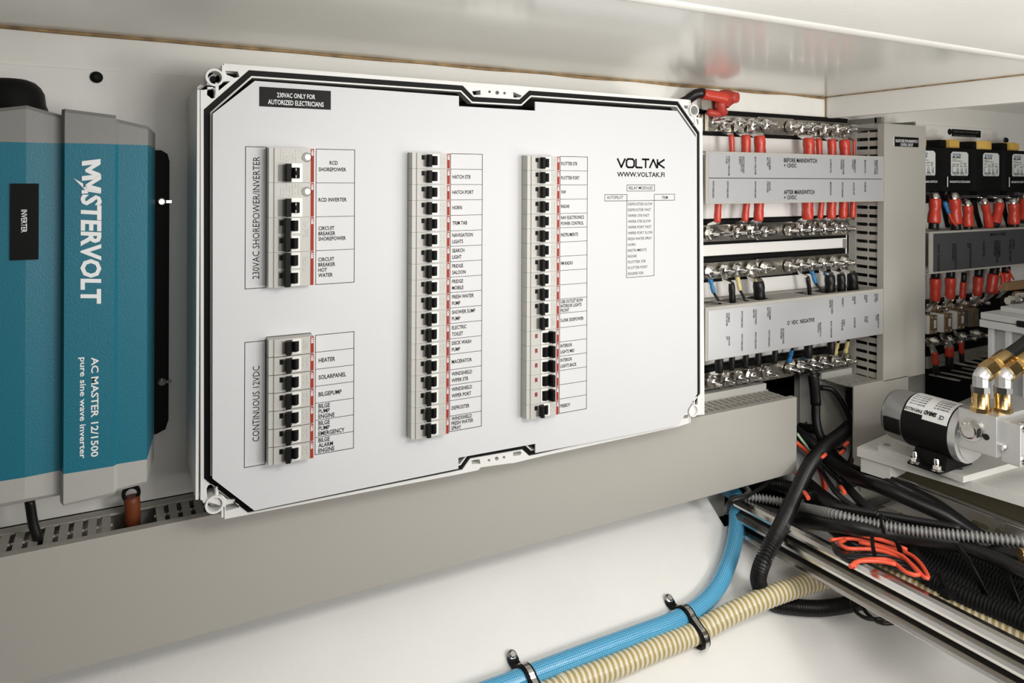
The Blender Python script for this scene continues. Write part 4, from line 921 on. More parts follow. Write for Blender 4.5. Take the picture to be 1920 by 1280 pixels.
obj('label_plate', M().box(a.x, b.x, YW-.0055, YW-.0041, b.z+.001, a.z-.001), LABK, t)
m = M(); a = P(1788, 248, YW-.0056); text(m, 'EMERGENCY CONNECT: IF ONE START BATTERY IS EMPTY', a, XR, ZU, .0035, P(1835, 248, YW-.0056).x-a.x); a = P(1788, 255, YW-.0056); text(m, 'CONNECT CONSUMER BANK WITH THIS BATTERY', a, XR, ZU, .0035, P(1830, 255, YW-.0056).x-a.x); obj('lettering', m, mat('dull_grey_ink', (.2, .2, .2), .6), t)

# ---- lugs and red cables under the switches
def stcable(x0, y0, x1, y1, wd, Y, label, tail=0, colr=RED, lug=True):
    t = thing('lugged_cable', label, 'cable', P(x0, y0, Y), 'red sleeved cables under the battery switches')
    r = wd/2*pxsize(x0, y0, Y)
    A = P(x0, y0, Y); B = P(x1, y1, Y)
    if lug:
        m = M(); m.loft([(A+Vector((0, .03, .012)), r*1.6, .003), (A+Vector((0, .012, .012)), r*1.7, .004), (A+Vector((0, .003, .008)), r*1.8, r*.9), (A+Vector((0, 0, -.002)), r*1.1, r*1.1)], (1, 0, 0)); m.tube([A+Vector((0, .004, .006)), A+Vector((0, 0, .001)), A-Vector((0, 0, .004))], r*.9, n=14); obj('lug', m, CHR, t)
    m = M(); m.tube([A, A.lerp(B, .4)+Vector((.001, 0, 0)), A.lerp(B, .75), B], r, n=14, step=.003, radii=[r*.95, r*1.02, r*1.0, r*.9, r*.98, r*1.05, r*1.08, r*1.06]); obj('sleeve', m, colr, t)
    if tail:
        D = (B-A).normalized(); m = M(); m.tube([B-D*.002, B+D*tail*.5, B+D*tail], r*.86, n=12); obj('conductor', m, CABK, t)
    return t
stcable(1753, 372, 1751, 418, 21, .83, 'thick red sleeved cable nearest the upright duct under the battery switches', .012)
stcable(1789, 372, 1792, 419, 21, .83, 'thick red sleeved cable left of centre with blue crimped wire in front', .012)
stcable(1814, 385, 1815, 424, 18, .83, 'straight red sleeved cable under the second battery switch', .006)
stcable(1846, 380, 1855, 425, 15, .83, 'slanting slim red sleeved cable under the third battery switch', 0)
stcable(1874, 381, 1866, 419, 17, .83, 'red sleeved cable leaning left under the third battery switch', .006)
stcable(1900, 381, 1901, 420, 19, .83, 'red sleeved cable near the right picture edge under the switches', .005)
stcable(1922, 372, 1921, 412, 20, .83, 'red sleeved cable cut by the right picture edge', .008)
m = M(); pbox(m, 1803, 1836, 366, 371, .835, .03, .0005); pbox(m, 1861, 1893, 366, 371, .835, .03, .0005); pbox(m, 1915, 1930, 364, 369, .835, .03, .0005); tagm(obj('link_bar', m, CHR), 'flat bright link bars under the battery switches', 'link bar')
t = thing('crimped_wire', 'thin red wire with blue crimp in front of the thick red cables', 'wire', P(1772, 385, .82))
m = M().tube([P(1771, 378, .823), P(1775, 390, .822), P(1779, 400, .82)], .003, radii=[.0035, .004, .003, .0035]); obj('crimp_sleeve', m, BLUE, t, 'blue crimp')
m = M().tube([P(1779, 399, .82), P(1786, 415, .822), P(1797, 429, .83)], .0016); obj('conductor', m, ORG, t)
for x0, x1 in ((1768, 1778), (1826, 1838), (1880, 1892)):
    m = M().tube([P(x0, 372, .86), P(x0+3, 395, .86), P(x1, 425, .86)], .005, n=10); tagm(obj('black_cable', m, CABK), {1768: 'black cable between the two thickest red sleeves', 1826: 'black cable beside the straight red sleeve', 1880: 'black cable between the two right red sleeves'}[x0], 'cable')
# ---- duct with dark glossy plate
xa_ = P(1743, 470, YF).x; za_ = .5*P(1745, 433, YF).z+.5*P(1920, 426.6, YF).z; zb2 = .5*P(1742, 515.6, YF).z+.5*P(1920, 496, YF).z
td, cd = duct('grey duct with dark glossy fuse plate under the battery switches', xa_, 2.1, zb2, za_, YF, 'x', [], name='labelled_cable_duct')
YD = YF-.0010
m = M(); m.box(xa_+.011, 2.095, YD, YF, zb2+.004, za_-.004); pd = obj('printed_plate', m, GREYD, td, 'dark glossy plate')
m = M(); S4 = 1024/240
def dx_(x): return 1680+x/S4
def dy_(y): return 420+y/S4
def tVd(s, x, y0, y1): tV(m, s, dx_(x-9), dy_(y0), dy_(y1), 4.0, YD-.0002)
for s, x, y0, y1 in [('BOW THRUSTER', 342, 165, 380), ('ANCHORWINCH', 478, 157, 358), ('FORWARD', 458, 157, 292), ('ANCHORWINCH', 597, 150, 348), ('AFT', 578, 150, 195), ('INVERTER', 703, 140, 265), ('CONSUMER', 828, 130, 265), ('SHOREPOWER', 810, 130, 310), ('CHARGER', 793, 130, 260), ('STERN', 940, 122, 200), ('THRUSTER', 915, 122, 300)]: tVd(s, x, y0, y1)
tH(m, 'MAIN DC FUSES', dx_(755), dx_(878), dy_(95), 5, YD-.0002)
obj('lettering', m, INK, pd)
# ---- fuses
YFU = .855
def fuse(k, cxp, x0, x1, y0, y1, lab):
    t = thing('fuse_holder', lab, 'fuse', P(cxp, (y0+y1)/2, YFU), 'large fuses in a row')
    m = M(); pbox(m, x0-3, x1+4, y0-28, y1+32, YFU+.022, .02, .002); obj('base', m, BLK, t)
    m = M(); pbox(m, x0+6, x1-1, y0, y1, YFU-.008, .026, .001); obj('fuse_block', m, FUSEC, t)
    m = M(); pbox(m, x0+0, x0+7, y0+1, y1, YFU-.006, .024, .001); pbox(m, (x0+x1)/2+3, (x0+x1)/2+7, y0+9, y1-11, YFU-.0088, .001, .0004)
    for (u, v) in ((.45, .12), (.85, .12), (.45, .88), (.85, .88)): pbox(m, x0+(x1-x0)*u-1, x0+(x1-x0)*u+1, y0+(y1-y0)*v-1, y0+(y1-y0)*v+1, YFU-.0086, .001, 0)
    obj('end_plate', m, LABW if k < 3 else CAST, t)
    for yy_ in (y0-14, y1+14):
        c = P(cxp+1, yy_, YFU+.018); m = M(); pbox(m, x0+2, x1-4, yy_-8, yy_+8, YFU+.016, .004, .0005); m.lathe(c, c+Vector((0, -1, 0)), [(0, .009), (.0012, .009)], 18); m.cyl(c+Vector((0, -.0012, 0)), c+Vector((0, -.008, 0)), .0070, sides=6); m.lathe(c, c+Vector((0, -1, 0)), [(0, .004), (.024, .004), (.025, .003)], 10)
        obj('terminal_bolt', m, CHR, t)
fz = [(1753, 1739, 1758.5, 591, 626, 'fuse holder nearest the upright duct'), (1781, 1766, 1786.5, 588, 623, 'second fuse holder from the upright duct'), (1806, 1791, 1810, 583, 617, 'third fuse holder from the upright duct'), (1832, 1816.5, 1836.5, 579, 612, 'dim fuse holder just left of the grey box')]
for k, (c_, x0, x1, y0, y1, lab) in enumerate(fz): fuse(k, c_, x0, x1, y0, y1, lab)
def fcable(x0, y0, x1, y1, wd, label, up, Y=.852, lugy=None):
    t = thing('lugged_cable', label, 'cable', P(x1, y1, Y), 'red sleeved cables on the fuses'); r = wd/2*pxsize(x0, y0, Y); A = P(x0, y0, Y); B = P(x1, y1, Y)
    m = M(); m.tube([A, A.lerp(B, .5), B], r, n=14, step=.004, radii=[r*1.02, r*1.04, r*.92, r*.98, r*.9]); obj('sleeve', m, RED, t)
    d = (A-B).normalized(); m = M(); m.tube([A-d*.002, A+d*.02], r*.84); obj('conductor', m, CABK, t)
    m = M(); m.loft([(B+d*.003, r*1.7, r*1.3), (B-d*.008+Vector((0, .004, 0)), r*1.8, .004), (B-d*.022+Vector((0, .016, 0)), r*1.9, .003)], (1, 0, 0)); obj('lug', m, CHR, t)
fcable(1753.5, 522, 1753, 564, 18.5, 'red sleeved cable on top of the fuse nearest the upright duct', 1)
fcable(1782, 521, 1781, 560, 18, 'red sleeved cable on top of the second fuse', 1)
fcable(1806.5, 529, 1804, 560, 11, 'slim red sleeved cable on top of the third fuse', 1)
fcable(1834.5, 519, 1832, 555, 17, 'red sleeved cable on top of the fourth fuse', 1)
fcable(1863, 515, 1857, 551, 19, 'dim red sleeved cable above the grey box', 1)
fcable(1886, 511, 1885, 540, 17, 'dim red sleeved cable with thin red wire, right of the others above the grey box', 1)
fcable(1754, 683, 1752, 659, 12, 'slim red sleeved cable below the fuse nearest the upright duct', -1)
fcable(1780, 668, 1780, 649, 16, 'short red sleeved cable below the second fuse', -1)
fcable(1803, 662, 1802, 640, 10, 'dark red sleeved cable below the third fuse', -1)
m = M().tube([P(1874, 509, .845), P(1880, 520, .843), P(1878, 533, .842), P(1868, 550, .848)], .0018); tagm(obj('orange_wire', m, ORG), 'thin orange wire curling above the grey box', 'wire')
m = M().tube([P(1889, 503, .845), P(1896, 515, .843), P(1901, 524, .842)], .0015); tagm(obj('red_wire', m, RED), 'thin red wire at the upper right beside the wooden block', 'wire')
# dark backing behind the fuses
m = M(); pbox(m, 1737, 1960, 548, 760, .893, .002, 0); tagm(obj('backing_panel', m, BLK), 'black backing panel behind the fuses', 'panel')
m = M(); pbox(m, 1737, 1915, 505, 550, .888, .004, 0); tagm(obj('white_spacer', m, BOARD), 'white board showing between the cables above the fuses', 'board')
# slotted duct fingers below the fuses (open duct without its cover)
t = thing('open_slotted_duct', 'open slotted duct with loose fingers under the fuses', 'cable duct', P(1780, 690, .86))
xs_ = P(1738, 690, .89).x; zf = P(1780, 672, .87).z
m = M(); m.box(xs_, xs_+.38, .888, .893, zf-.02, zf+.004); obj('back_channel', m, DUCT, t)
fg = M(); fg.prism([(-.0032, .888), (.0032, .888), (.0032, .852), (.0045, .849), (.0045, .836), (.0034, .834), (.0034, .829), (-.0034, .829), (-.0034, .834), (-.0045, .836), (-.0045, .849), (-.0032, .852)], -.0011, .0011, 'z')
fme = mesh('finger', fg, DUCT)
for i in range(26):
    x = xs_+.006+i*.0125
    if i in (1, 4, 8): continue
    o = bpy.data.objects.new('finger', fme); C.objects.link(o); o.parent = t
    o.location = Vector((x, 0, zf-.001-(.002 if i % 3 else 0)))-t.location; o.rotation_euler = (math.radians(-2+(i % 3)), 0, 0)

# ================================================================== SHELF AND PUMP
ZS = -.42
def pz(x, y, z): p = PZ(x, y, z); return (p.x, p.y)
A = PZ(1607, 838, ZS); B = PZ(1860, 913, ZS); D = (B-A).normalized(); B = A+D*.62; Nn = Vector((-D.y, D.x, 0)); Nn = Nn if Nn.x > 0 else -Nn
t = thing('pump_shelf', 'white painted shelf carrying the pump at the right', 'shelf', (1.3, .5, -1.0))
m = M(); m.prism([(A.x, A.y), (B.x, B.y), (B+Nn*.7)[:2], (A+Nn*.55)[:2]], ZS-.014, ZS, 'z'); obj('top_board', m, SLAB, t)
A2 = A+D*.004+Nn*.004; B2 = A2+D*.045; 
m = M(); m.prism([A2[:2], B2[:2], (B2+Nn*.05)[:2], (A2+Nn*.5)[:2]], ZS-.038, ZS-.0155, 'z'); obj('lower_board', m, SLAB, t)
z2_ = ZS+.009
cn = [PZ(1646, 835, z2_), PZ(1806, 893, z2_), PZ(1925, 860, z2_), PZ(1790, 815, z2_)]
bmx = M(); bmx.prism([c.to_tuple()[:2] for c in cn], ZS, z2_, 'z'); o = obj('raised_pad', bmx, SLAB, t)
for (x, y) in ((1663, 834), (1798, 879)):
    c = PZ(x, y, z2_); m = M(); m.ring(c, (0, 0, 1), .0055, .003, .0008, 16); m.cyl(c, c+Vector((0, 0, .0005)), .003); obj('wood_screw', m, CAST, t)
PUMP = thing('hydraulic_pump', 'small electric pump with black motor, steel rear cap and brass hose fittings', 'pump', PZ(1730, 870, z2_))
ZC = -.356; Xp = PZ(1690, 776, ZC).x*.5+PZ(1812, 815, ZC).x*.5; R = .0385
def ym(px): 
    d = ray(px, 790); return Xp*d.y/d.x
y_rear = ym(1682)+.0; y_j = ym(1718); y_f = ym(1806)
ya_, yb_, yc_ = y_rear, y_j, y_f
m = M(); m.lathe((Xp, ya_+.006, ZC), (Xp, ya_-1, ZC), [(0, R*.80), (.003, R*.93), (.008, R*.98), (ya_+.006-yb_, R)], 36); obj('rear_cap', m, CAST, PUMP)
m = M(); m.lathe((Xp, yb_, ZC), (Xp, yb_-1, ZC), [(0, R*1.015), (yb_-yc_, R*1.015)], 40); obj('motor_body', m, BLK, PUMP)
m = M(); m.lathe((Xp, yc_, ZC), (Xp, yc_-1, ZC), [(0, R*1.02), (.010, R*1.02)], 36); obj('front_flange', m, ALU, PUMP)
m = M()
def arcplate(m, r, a0, a1, y0, y1, n=10, mi=0, t=.0006):
    vs = []; fs = []
    for k in range(n+1):
        an = math.radians(a0+(a1-a0)*k/n)
        for (rr, yy) in ((r, y0), (r, y1), (r+t, y0), (r+t, y1)): vs.append((Xp-math.cos(an)*rr, yy, ZC+math.sin(an)*rr))
    for k in range(n):
        b_ = k*4; fs += [(b_, b_+4, b_+5, b_+1), (b_+2, b_+3, b_+7, b_+6), (b_, b_+2, b_+6, b_+4), (b_+1, b_+5, b_+7, b_+3)]
    fs += [(0, 1, 3, 2), (n*4, n*4+2, n*4+3, n*4+1)]
    return m.add(vs, fs, mi)
arcplate(m, R*1.016, -28, 6, yb_+.002, ya_-.004, t=.0012); obj('brush_window', m, BLK, PUMP)
m = M(); arcplate(m, R*1.02, 30, 130, yb_-.003, yb_-(yb_-yc_)*.45, 12); arcplate(m, R*1.02, 22, 130, yb_-(yb_-yc_)*.45, yc_+.002, 12); lbp = obj('rating_sticker', m, LABW, PUMP, 'white printed motor sticker')
m = M()
def arctext(s, ang, y0, cap, width, bold=.02):
    an = math.radians(ang); up = Vector((-math.sin(an)*-1, 0, math.cos(an))); 
    o_ = Vector((Xp-math.cos(an)*(R*1.02+.0009), y0, ZC+math.sin(an)*(R*1.02+.0009)))
    text(m, s, o_, Vector((0, 1, 0)), -Vector((math.sin(an), 0, math.cos(an))), cap, width, bold=bold)
yl = yb_-yc_
arctext('PARVALUX', 40, yb_-yl*.42, .005, yl*.38); arctext('SIMRAD', 42, yb_-yl*.72, .006, yl*.26, .05); arctext('CE', 40, yc_+yl*.12, .006, yl*.10)
for k in range(5): arctext('MOTOR 12 V DC', 52+k*7, yb_-yl*.42, .0022, yl*.34); arctext('RATING 50 W', 55+k*7, yc_+yl*.1, .0025, yl*.3)
obj('lettering', m, INK, lbp)
m = M(); zp = z2_; yq0 = yb_-.012; yq1 = yc_+.010
m.prism([(Xp-.040, zp), (Xp-.040, zp+.003), (Xp-.024, zp+.004), (Xp-.021, ZC-R*.75), (Xp+.021, ZC-R*.75), (Xp+.024, zp+.004), (Xp+.04, zp+.003), (Xp+.04, zp)], yq1, yq0); obj('mounting_foot', m, BLK, PUMP)
for y in (yq0-.007, yq1+.008):
    c = Vector((Xp-.033, y, zp+.003)); m = M(); m.lathe(c, c+ZU, [(0, .0085), (.001, .0085)], 18); m.cyl(c+Vector((0, 0, .001)), c+Vector((0, 0, .007)), .0062, sides=6); m.lathe(c, c+ZU, [(0, .0035), (.015, .0035), (.016, .0028)], 12); obj('foot_bolt', m, CHR, PUMP)
# valve block
d = ray(1868, 820); X_b = Xp-.030; yb0 = X_b*ray(1797, 800).y/ray(1797, 800).x; yb1 = X_b*d.y/d.x
zt1 = PX(1868, 782, X_b).z; zb1 = PX(1868, 859, X_b).z
m = M(); m.box(X_b, X_b+.13, yb1, yb0, zb1, zt1, bev=.001); obj('valve_block', m, ALU, PUMP)
m = M(); m.lathe((Xp+.005, yc_-.008, ZC), (Xp+.005, yc_-1, ZC), [(0, R*.95), (yc_-.008-yb0+.001, R*.95)], 32); obj('front_boss', m, ALU, PUMP)
X_c = X_b+.012; dd = ray(1913, 830); yc1 = X_c*dd.y/dd.x
m = M(); m.box(X_c, X_c+.09, yc1, yb1, PX(1880, 866, X_c).z, PX(1880, 789, X_c).z+.0, bev=.001); obj('end_block', m, ALU, PUMP)
def xface(px, py): return PX(px, py, X_b)
c = xface(1823, 805); m = M(); m.cyl(c, c-XR*.004, .0148, n=28); m.cyl(c-XR*.004, c-XR*.010, .0128, sides=6, rot=.2); m.lathe(c-XR*.010, c-XR*2, [(0, .011), (.001, .009)], 20); obj('hex_plug', m, STEEL, PUMP)
c = xface(1849, 819); m = M(); m.ring(c, (-1, 0, 0), .0042, .003, .0006, 18); m.cyl(c, c-XR*.0002, .003); obj('port_hole', m, DARK, PUMP)
c = PX(1881, 838, X_c); m = M(); m.lathe(c, c-XR, [(0, .005), (.004, .005), (.005, .004)], 14); obj('set_screw', m, CHR, PUMP)
for y in (800, 861):
    c = PX(1915, y, X_c+.012); m = M(); m.lathe(c, c+Vector((0, -1, 0)), [(0, .007), (.008, .007), (.009, .006)], 16); m.cyl(c+Vector((0, -.009, 0)), c+Vector((0, -.0095, 0)), .003, sides=6); obj('socket_bolt', m, CHR, PUMP)
# fittings
def fitting(px, py, label, ny):
    c = PZ(px, py, zt1); 
    fw = pxsize(px, py, c.y)
    k = 1.0
    t = thing('hose_fitting', label, 'hose fitting', c, 'brass hose fittings on the pump block')
    m = M(); m.cyl(c, c+ZU*.006, .0125, sides=6, rot=.4); m.lathe(c+ZU*.006, c+ZU, [(0, .0115), (.0015, .0105), (.020, .0105)], 24); obj('brass_adapter', m, BRASS, t)
    m = M(); m.cyl(c+ZU*.0262, c+ZU*.0345, .0112, sides=6, rot=.1); obj('lock_nut', m, STEEL, t)
    e0 = c+ZU*.0345; dirn = (P(1900, 668, c.y-.006)-P(1846, 706, c.y)).normalized(); e1 = e0+ZU*.014
    m = M(); m.lathe(e0, e0+ZU, [(0, .0098), (.014, .0098)], 4, sides=8); m.tube([e1-ZU*.004, e1+dirn*.002, e1+dirn*.010], .0100, n=8, step=.004); obj('elbow', m, ALU, t)
    f = e1+dirn*.008
    m = M(); m.cyl(f, f+dirn*.018, .0125, sides=6, rot=.2); m.lathe(f+dirn*.018, f+dirn, [(0, .0120), (.002, .0105)], 20); m.cyl(f+dirn*.020, f+dirn*.027, .0118, sides=6); m.lathe(f+dirn*.027, f+dirn, [(0, .0118), (.022, .0124), (.024, .0112)], 22); obj('swivel_nut', m, BRASS, t)
    g = f+dirn*.049
    m = M(); m.tube([g, g+dirn*.04, g+dirn*.10+Vector((0, 0, .005)), g+dirn*.2], .0098, n=16); obj('hose', m, CABK, t)
fitting(1838, 771, 'left brass hose fitting with silver elbow on the pump block', 0)
fitting(1880, 772, 'right brass hose fitting with silver elbow on the pump block', 0)

# grey ribbed box and things on it
Xg = 1.245
t = thing('ribbed_grey_box', 'grey plastic box with lid and upright ribs behind the pump', 'box', PX(1838, 600, Xg))
yq = Xg*ray(1838, 600).y/ray(1838, 600).x; zl1 = PX(1838, 585, Xg).z; zl0 = PX(1838, 612, Xg).z
m = M(); m.box(Xg, Xg+.3, yq-.34, yq, (zl1+zl0)/2+.001, zl1, bev=.002); m.box(Xg+.04, Xg+.3, yq-.33, yq-.01, zl1, zl1+.008, bev=.001); obj('lid', m, GBOX, t)
m = M(); m.box(Xg-.001, Xg+.3, yq-.34, yq+.001, zl0, (zl1+zl0)/2, bev=.001); obj('rim', m, GBOX, t)
m = M(); m.box(Xg-.003, Xg+.01, yq-.30, yq-.055, (zl1+zl0)/2-.002, (zl1+zl0)/2+.008, bev=.003); obj('grip_recess', m, BLK, t)
m = M(); m.box(Xg+.018, Xg+.3, yq-.33, yq-.006, ZS+.001, zl0); obj('case', m, GBOX, t)
rme = mesh('rib', M().box(Xg+.006, Xg+.0185, -.003, .003, ZS+.001, zl0), GBOX)
for i in range(10):
    o = bpy.data.objects.new('rib', rme); C.objects.link(o); o.parent = t; o.location = Vector((0, yq-.012-i*.026, 0))-t.location
t2 = thing('wooden_block', 'brown wooden block at the right picture edge above the grey box', 'block', P(1910, 535, .72))
m = M(); pbox(m, 1889, 1960, 526, 541, .72, .010, .002); obj('block', m, WOOD, t2)
t2 = thing('valve_group', 'cluster of pale nuts and fittings above the grey box lid', 'fitting', P(1905, 565, .70))
a = P(1889, 564, .70); xx = Vector((1, -.25, 0)).normalized()
for k, (o_, l_, r_) in enumerate([(0, .007, .007), (.008, .012, .0095), (.022, .016, .011), (.040, .02, .0105)]):
    m = M(); m.cyl(a+xx*o_, a+xx*(o_+l_), r_, sides=6, rot=.3*k); m.lathe(a+xx*(o_+l_), a+xx*9, [(0, r_*.7), (.002, r_*.7)], 14); obj('hex_nut', m, CHR, t2)
m = M(); c = P(1916, 548, .70); m.lathe(c, c-ZU, [(0, .012), (.004, .015), (.008, .015), (.010, .009), (.035, .009)], 18); obj('stem', m, CHR, t2)
m = M(); pbox(m, 1896, 1960, 555, 584, .715, .02, .004); obj('valve_back', m, BLK, t2)

# ================================================================== CABLE TRAY
tx0 = PZ(1560, 1033.5, -.5).x*.5+PZ(1920, 1205.6, -.5).x*.5; tx1 = PZ(1687, 894.5, -.5).x*.5+PZ(1920, 987.5, -.5).x*.5
yB = .835; yE = .15
TR = thing('steel_cable_tray', 'shiny steel cable tray running toward the viewer at lower right', 'cable tray', ((tx0+tx1)/2, .5, -.56))
# near rail: rolled profile (x,z) extruded along y
pr = [(0.008, -.500), (-.002, -.4985), (-.008, -.5005), (-.0115, -.505), (-.0105, -.509), (.0045, -.5105), (.0045, -.5145), (-.007, -.5175), (-.013, -.520), (-.0155, -.524), (-.0135, -.529), (.0045, -.5315), (.0045, -.5365), (-.009, -.5395), (-.0155, -.542), (-.0175, -.5455), (-.0145, -.5485), (0, -.549), (.004, -.547)]
m = M(); m.prism([(tx0+x+.004, z) for x, z in pr[:-1]]+[(tx0+.0125, -.547), (tx0+.0125, -.503)], yE, yB); obj('near_rail', m, STEEL, TR, 'rolled steel rail nearest the viewer')
# far rail : rounded lip + perforated web
m = M(); m.tube([(tx1+.002, yB, -.503), (tx1+.002, .5, -.503), (tx1+.002, yE, -.503)], .0055, n=14, step=.1)
hl = []; y = .80; k = 0
while y > .30:
    if k % 2 == 0: hl.append([(y-.013, -.5225), (y-.010, -.5195), (y+.010, -.5195), (y+.013, -.5225), (y+.010, -.5265), (y-.010, -.5265)]); y -= .026
    else: hl.append([(y+math.cos(a)*.0048, -.523+math.sin(a)*.0055) for a in [j*math.pi/5 for j in range(10)]]); y -= .030
    k += 1
m.prism([(yE, -.556), (yB, -.556), (yB, -.503), (yE, -.503)], tx1-.003, tx1-.001, axis='x', holes=hl); obj('far_rail', m, STEEL, TR, 'perforated far rail')
for i in range(4):
    y = .80-.17*i; o = obj('rung', M().box(tx0+.004, tx1-.002, y-.012, y+.012, -.558, -.551, bev=.001), STEEL, TR)

# ---- hoses on the hull
off = .0135
HP = [(560, 1425), (925, 1292), (1000, 1263), (1100, 1228-3), (1200, 1188), (1265, 1163)]
bp = [H(x, y, off) for x, y in HP]+[H(1312, 1136, off), H(1345, 1100, off), H(1366, 1055, off+.002), H(1379, 1005, off+.004), H(1381, 960, off+.006), H(1376, 925, off+.004)]
l = bp[-1]; bp.append(l+Vector((-.004, .06, -.0)))
t = obj('blue_hose', M().tube(bp, .0120, n=20, step=.004), BHOSE); tagm(t, 'blue braided water hose curving up under the grey duct', 'hose')
yp = [(620, 1452), (1020, 1302), (1060, 1284), (1150, 1250), (1230, 1216), (1300, 1188), (1370, 1150), (1440, 1119), (1500, 1098), (1550, 1083)]
ypt = [H(x, y, .0135 if x < 1330 else (.026 if x < 1400 else .037)) for x, y in yp]
n1 = ypt[-1]; ypt += [n1+Vector((.05, .0, .0)), n1+Vector((.12, -.06, .012))]
# turn to follow the tray toward the viewer
yt = [PZ(1640, 1066, -.535), PZ(1720, 1100, -.535), PZ(1800, 1133, -.535), PZ(1870, 1163, -.535), PZ(1935, 1195, -.535), PZ(2150, 1300, -.535)]
m = M(); m.tube(ypt[:-1], .0135, n=20, step=.004, stripe=(.0078, 1, .0008)); tagm(obj('ribbed_hose', m, [YH, YHW]), 'cream and amber ribbed hose lying beside the blue hose', 'hose')
m = M(); m.tube([PZ(1590, 1044, -.535)]+yt, .0135, n=20, step=.004, stripe=(.0078, 1, .0008)); tagm(obj('ribbed_hose', m, [YH, YHW]), 'cream and amber ribbed hose inside the steel cable tray', 'hose')
m = M(); c = H(1420, 1123, .0400)
for k in range(2):
    for j in range(5): 
        pp = H(1408+k*9+j*2.4, 1112+j*6.5, .0405); m.box(pp.x-.0014, pp.x+.0014, pp.y-.001, pp.y+.001, pp.z-.0012, pp.z+.0012)
m.v = [v for v in m.v]
# p-clips
def pclip(px, py, x2, y2, lab):
    """strap from the screw tab over both hoses"""
    t = thing('hose_clip', lab, 'clip', H(px, py, 0), 'rubber lined hose clips')
    tab = H(px, py, .003); bl = H(x2, y2, off); 
    T = XR
    def arc(c, r, a0, a1, n):
        # plane spanned by hull-tangent down-slope s and normal nn
        s_ = Vector((0, -1, -HS)).normalized(); nn = Vector((0, -HS, 1)).normalized()
        return [c+s_*(math.sin(math.radians(a))*r)+nn*(math.cos(math.radians(a))*r) for a in [a0+(a1-a0)*k/n for k in range(n+1)]]
    yl_ = H(x2+12, y2+39, .0135); yl_.x = bl.x+.0
    # yellow hose centre in the same cross-section
    sdir = Vector((0, -1, -HS)).normalized()
    d_ = (yl_-bl).dot(sdir)
    yc2 = bl+sdir*d_
    nn = Vector((0, -HS, 1)).normalized()
    def path(r, n0): return [bl-sdir*(.0215)-nn*(.0105)+sdir*0, bl-sdir*(.0165)-nn*.006]+arc(bl, r, -65, 25, 6)+arc(yc2, r+.0015, -15, 100, 8)+[yc2+sdir*(r*.7)-nn*.011]
    def shx(L, k): return [p+Vector((k*(i/len(L))*.012, 0, 0)) for i, p in enumerate(L)]
    pth = spline(shx(path(.0140, 0), 1), .003)
    m = M(); m.loft([(p, .0125, .0030) for p in pth], XR); base = bl-sdir*(.030)-nn*(.0105)
    m.loft([(base, .013, .003), (base+sdir*.006, .014, .003), (pth[0], .0125, .003)], XR); obj('rubber_lining', m, RUB, t)
    pth = spline(shx(path(.0162, 0), 1), .003); m = M(); m.loft([(p, .0066, .0012) for p in pth[4:-4]], XR); obj('steel_strap', m, STEEL, t)
    m = M(); m.lathe(base+nn*.0015, base+nn, [(0, .0062), (.001, .0062), (.0012, .0045), (.003, .003)], 16); obj('clip_screw', m, CHR, t)
pclip(1266, 1136, 1281, 1158, 'hose clip holding both hoses right of centre')
pclip(963, 1240, 982, 1272, 'hose clip holding both hoses at the bottom edge')

# ================================================================== LOOSE CABLES
def cab(name, label, pts, r, mt=CABK, corr=None, cat='cable', n=10, z=None, group=None):
    P3 = []
    for p in pts:
        if len(p) == 3 and p[2] > 0: P3.append(P(p[0], p[1], p[2]))
        elif len(p) == 3: P3.append(PZ(p[0], p[1], p[2]))
        else: P3.append(PZ(p[0], p[1], z))
    o = obj(name, M().tube(P3, r, n=n, step=.005, corr=corr), mt); tagm(o, label, cat, group); return o
CG = 'black cables in the steel tray'
cab('corrugated_conduit', 'glossy black corrugated conduit looping in front of the tray', [(1600, 793, .86), (1575, 815, .845), (1545, 838, .825), (1518, 872, .80), (1492, 925, .775), (1462, 990, .74), (1436, 1040, .728), (1422, 1080, .738), (1426, 1104, .748)], .0100, corr=(.0040, .0030), cat='conduit', n=16)
h1 = [H(1448, 1130, .011), H(1490, 1138, .011), H(1540, 1140, .012), H(1590, 1133, .018), H(1618, 1126, .025)]
tagm(obj('corrugated_conduit', M().tube([P(1426, 1102, .748)]+h1, .0098, n=14, corr=(.0040, .003)), CABK), 'black corrugated conduit lying under the cream hose', 'conduit')
cab('thick_black_cable', 'thickest black cable sweeping from the opening across the tray', [(1480, 800, .90), (1515, 825, .86), (1555, 862, .82), (1600, 893, .77), (1650, 912, -.462), (1710, 938, -.468), (1775, 968, -.480), (1830, 1002, -.500), (1880, 1025, -.510)], .0105, n=14, group=CG)
cab('thick_black_cable', 'black cable just above the thickest one in the tray', [(1540, 820, .88), (1570, 860, .84), (1600, 880, .80), (1660, 899, -.462), (1715, 924, -.470), (1760, 948, -.478), (1810, 984, -.490), (1850, 1012, -.505)], .0088, n=12, group=CG)
cab('corrugated_conduit', 'slim black corrugated conduit with bright ribs running diagonally into the tray', [(1525, 855, .84), (1553, 880, .82), (1590, 915, .78), (1625, 950, -.466), (1665, 975, -.470), (1720, 982, -.476)], .0058, corr=(.0032, .0024), cat='conduit', n=12)
cab('thin_black_cable', 'thin black cable with a light edge curving below the slim conduit', [(1530, 862, .83), (1548, 895, .80), (1575, 930, -.462), (1620, 962, -.470), (1665, 985, -.478)], .0042, group=CG)
cab('armoured_sleeve', 'grey ribbed armoured sleeve lying across the whole tray', [(1395, 930, .83), (1450, 938, .80), (1500, 950, .77), (1560, 963, -.470), (1650, 984, -.468), (1740, 998, -.462), (1830, 1006, -.452), (1935, 1018, -.446), (2120, 1040, -.446)], .0058, GCOR, corr=(.0052, .0030), cat='conduit', n=12)
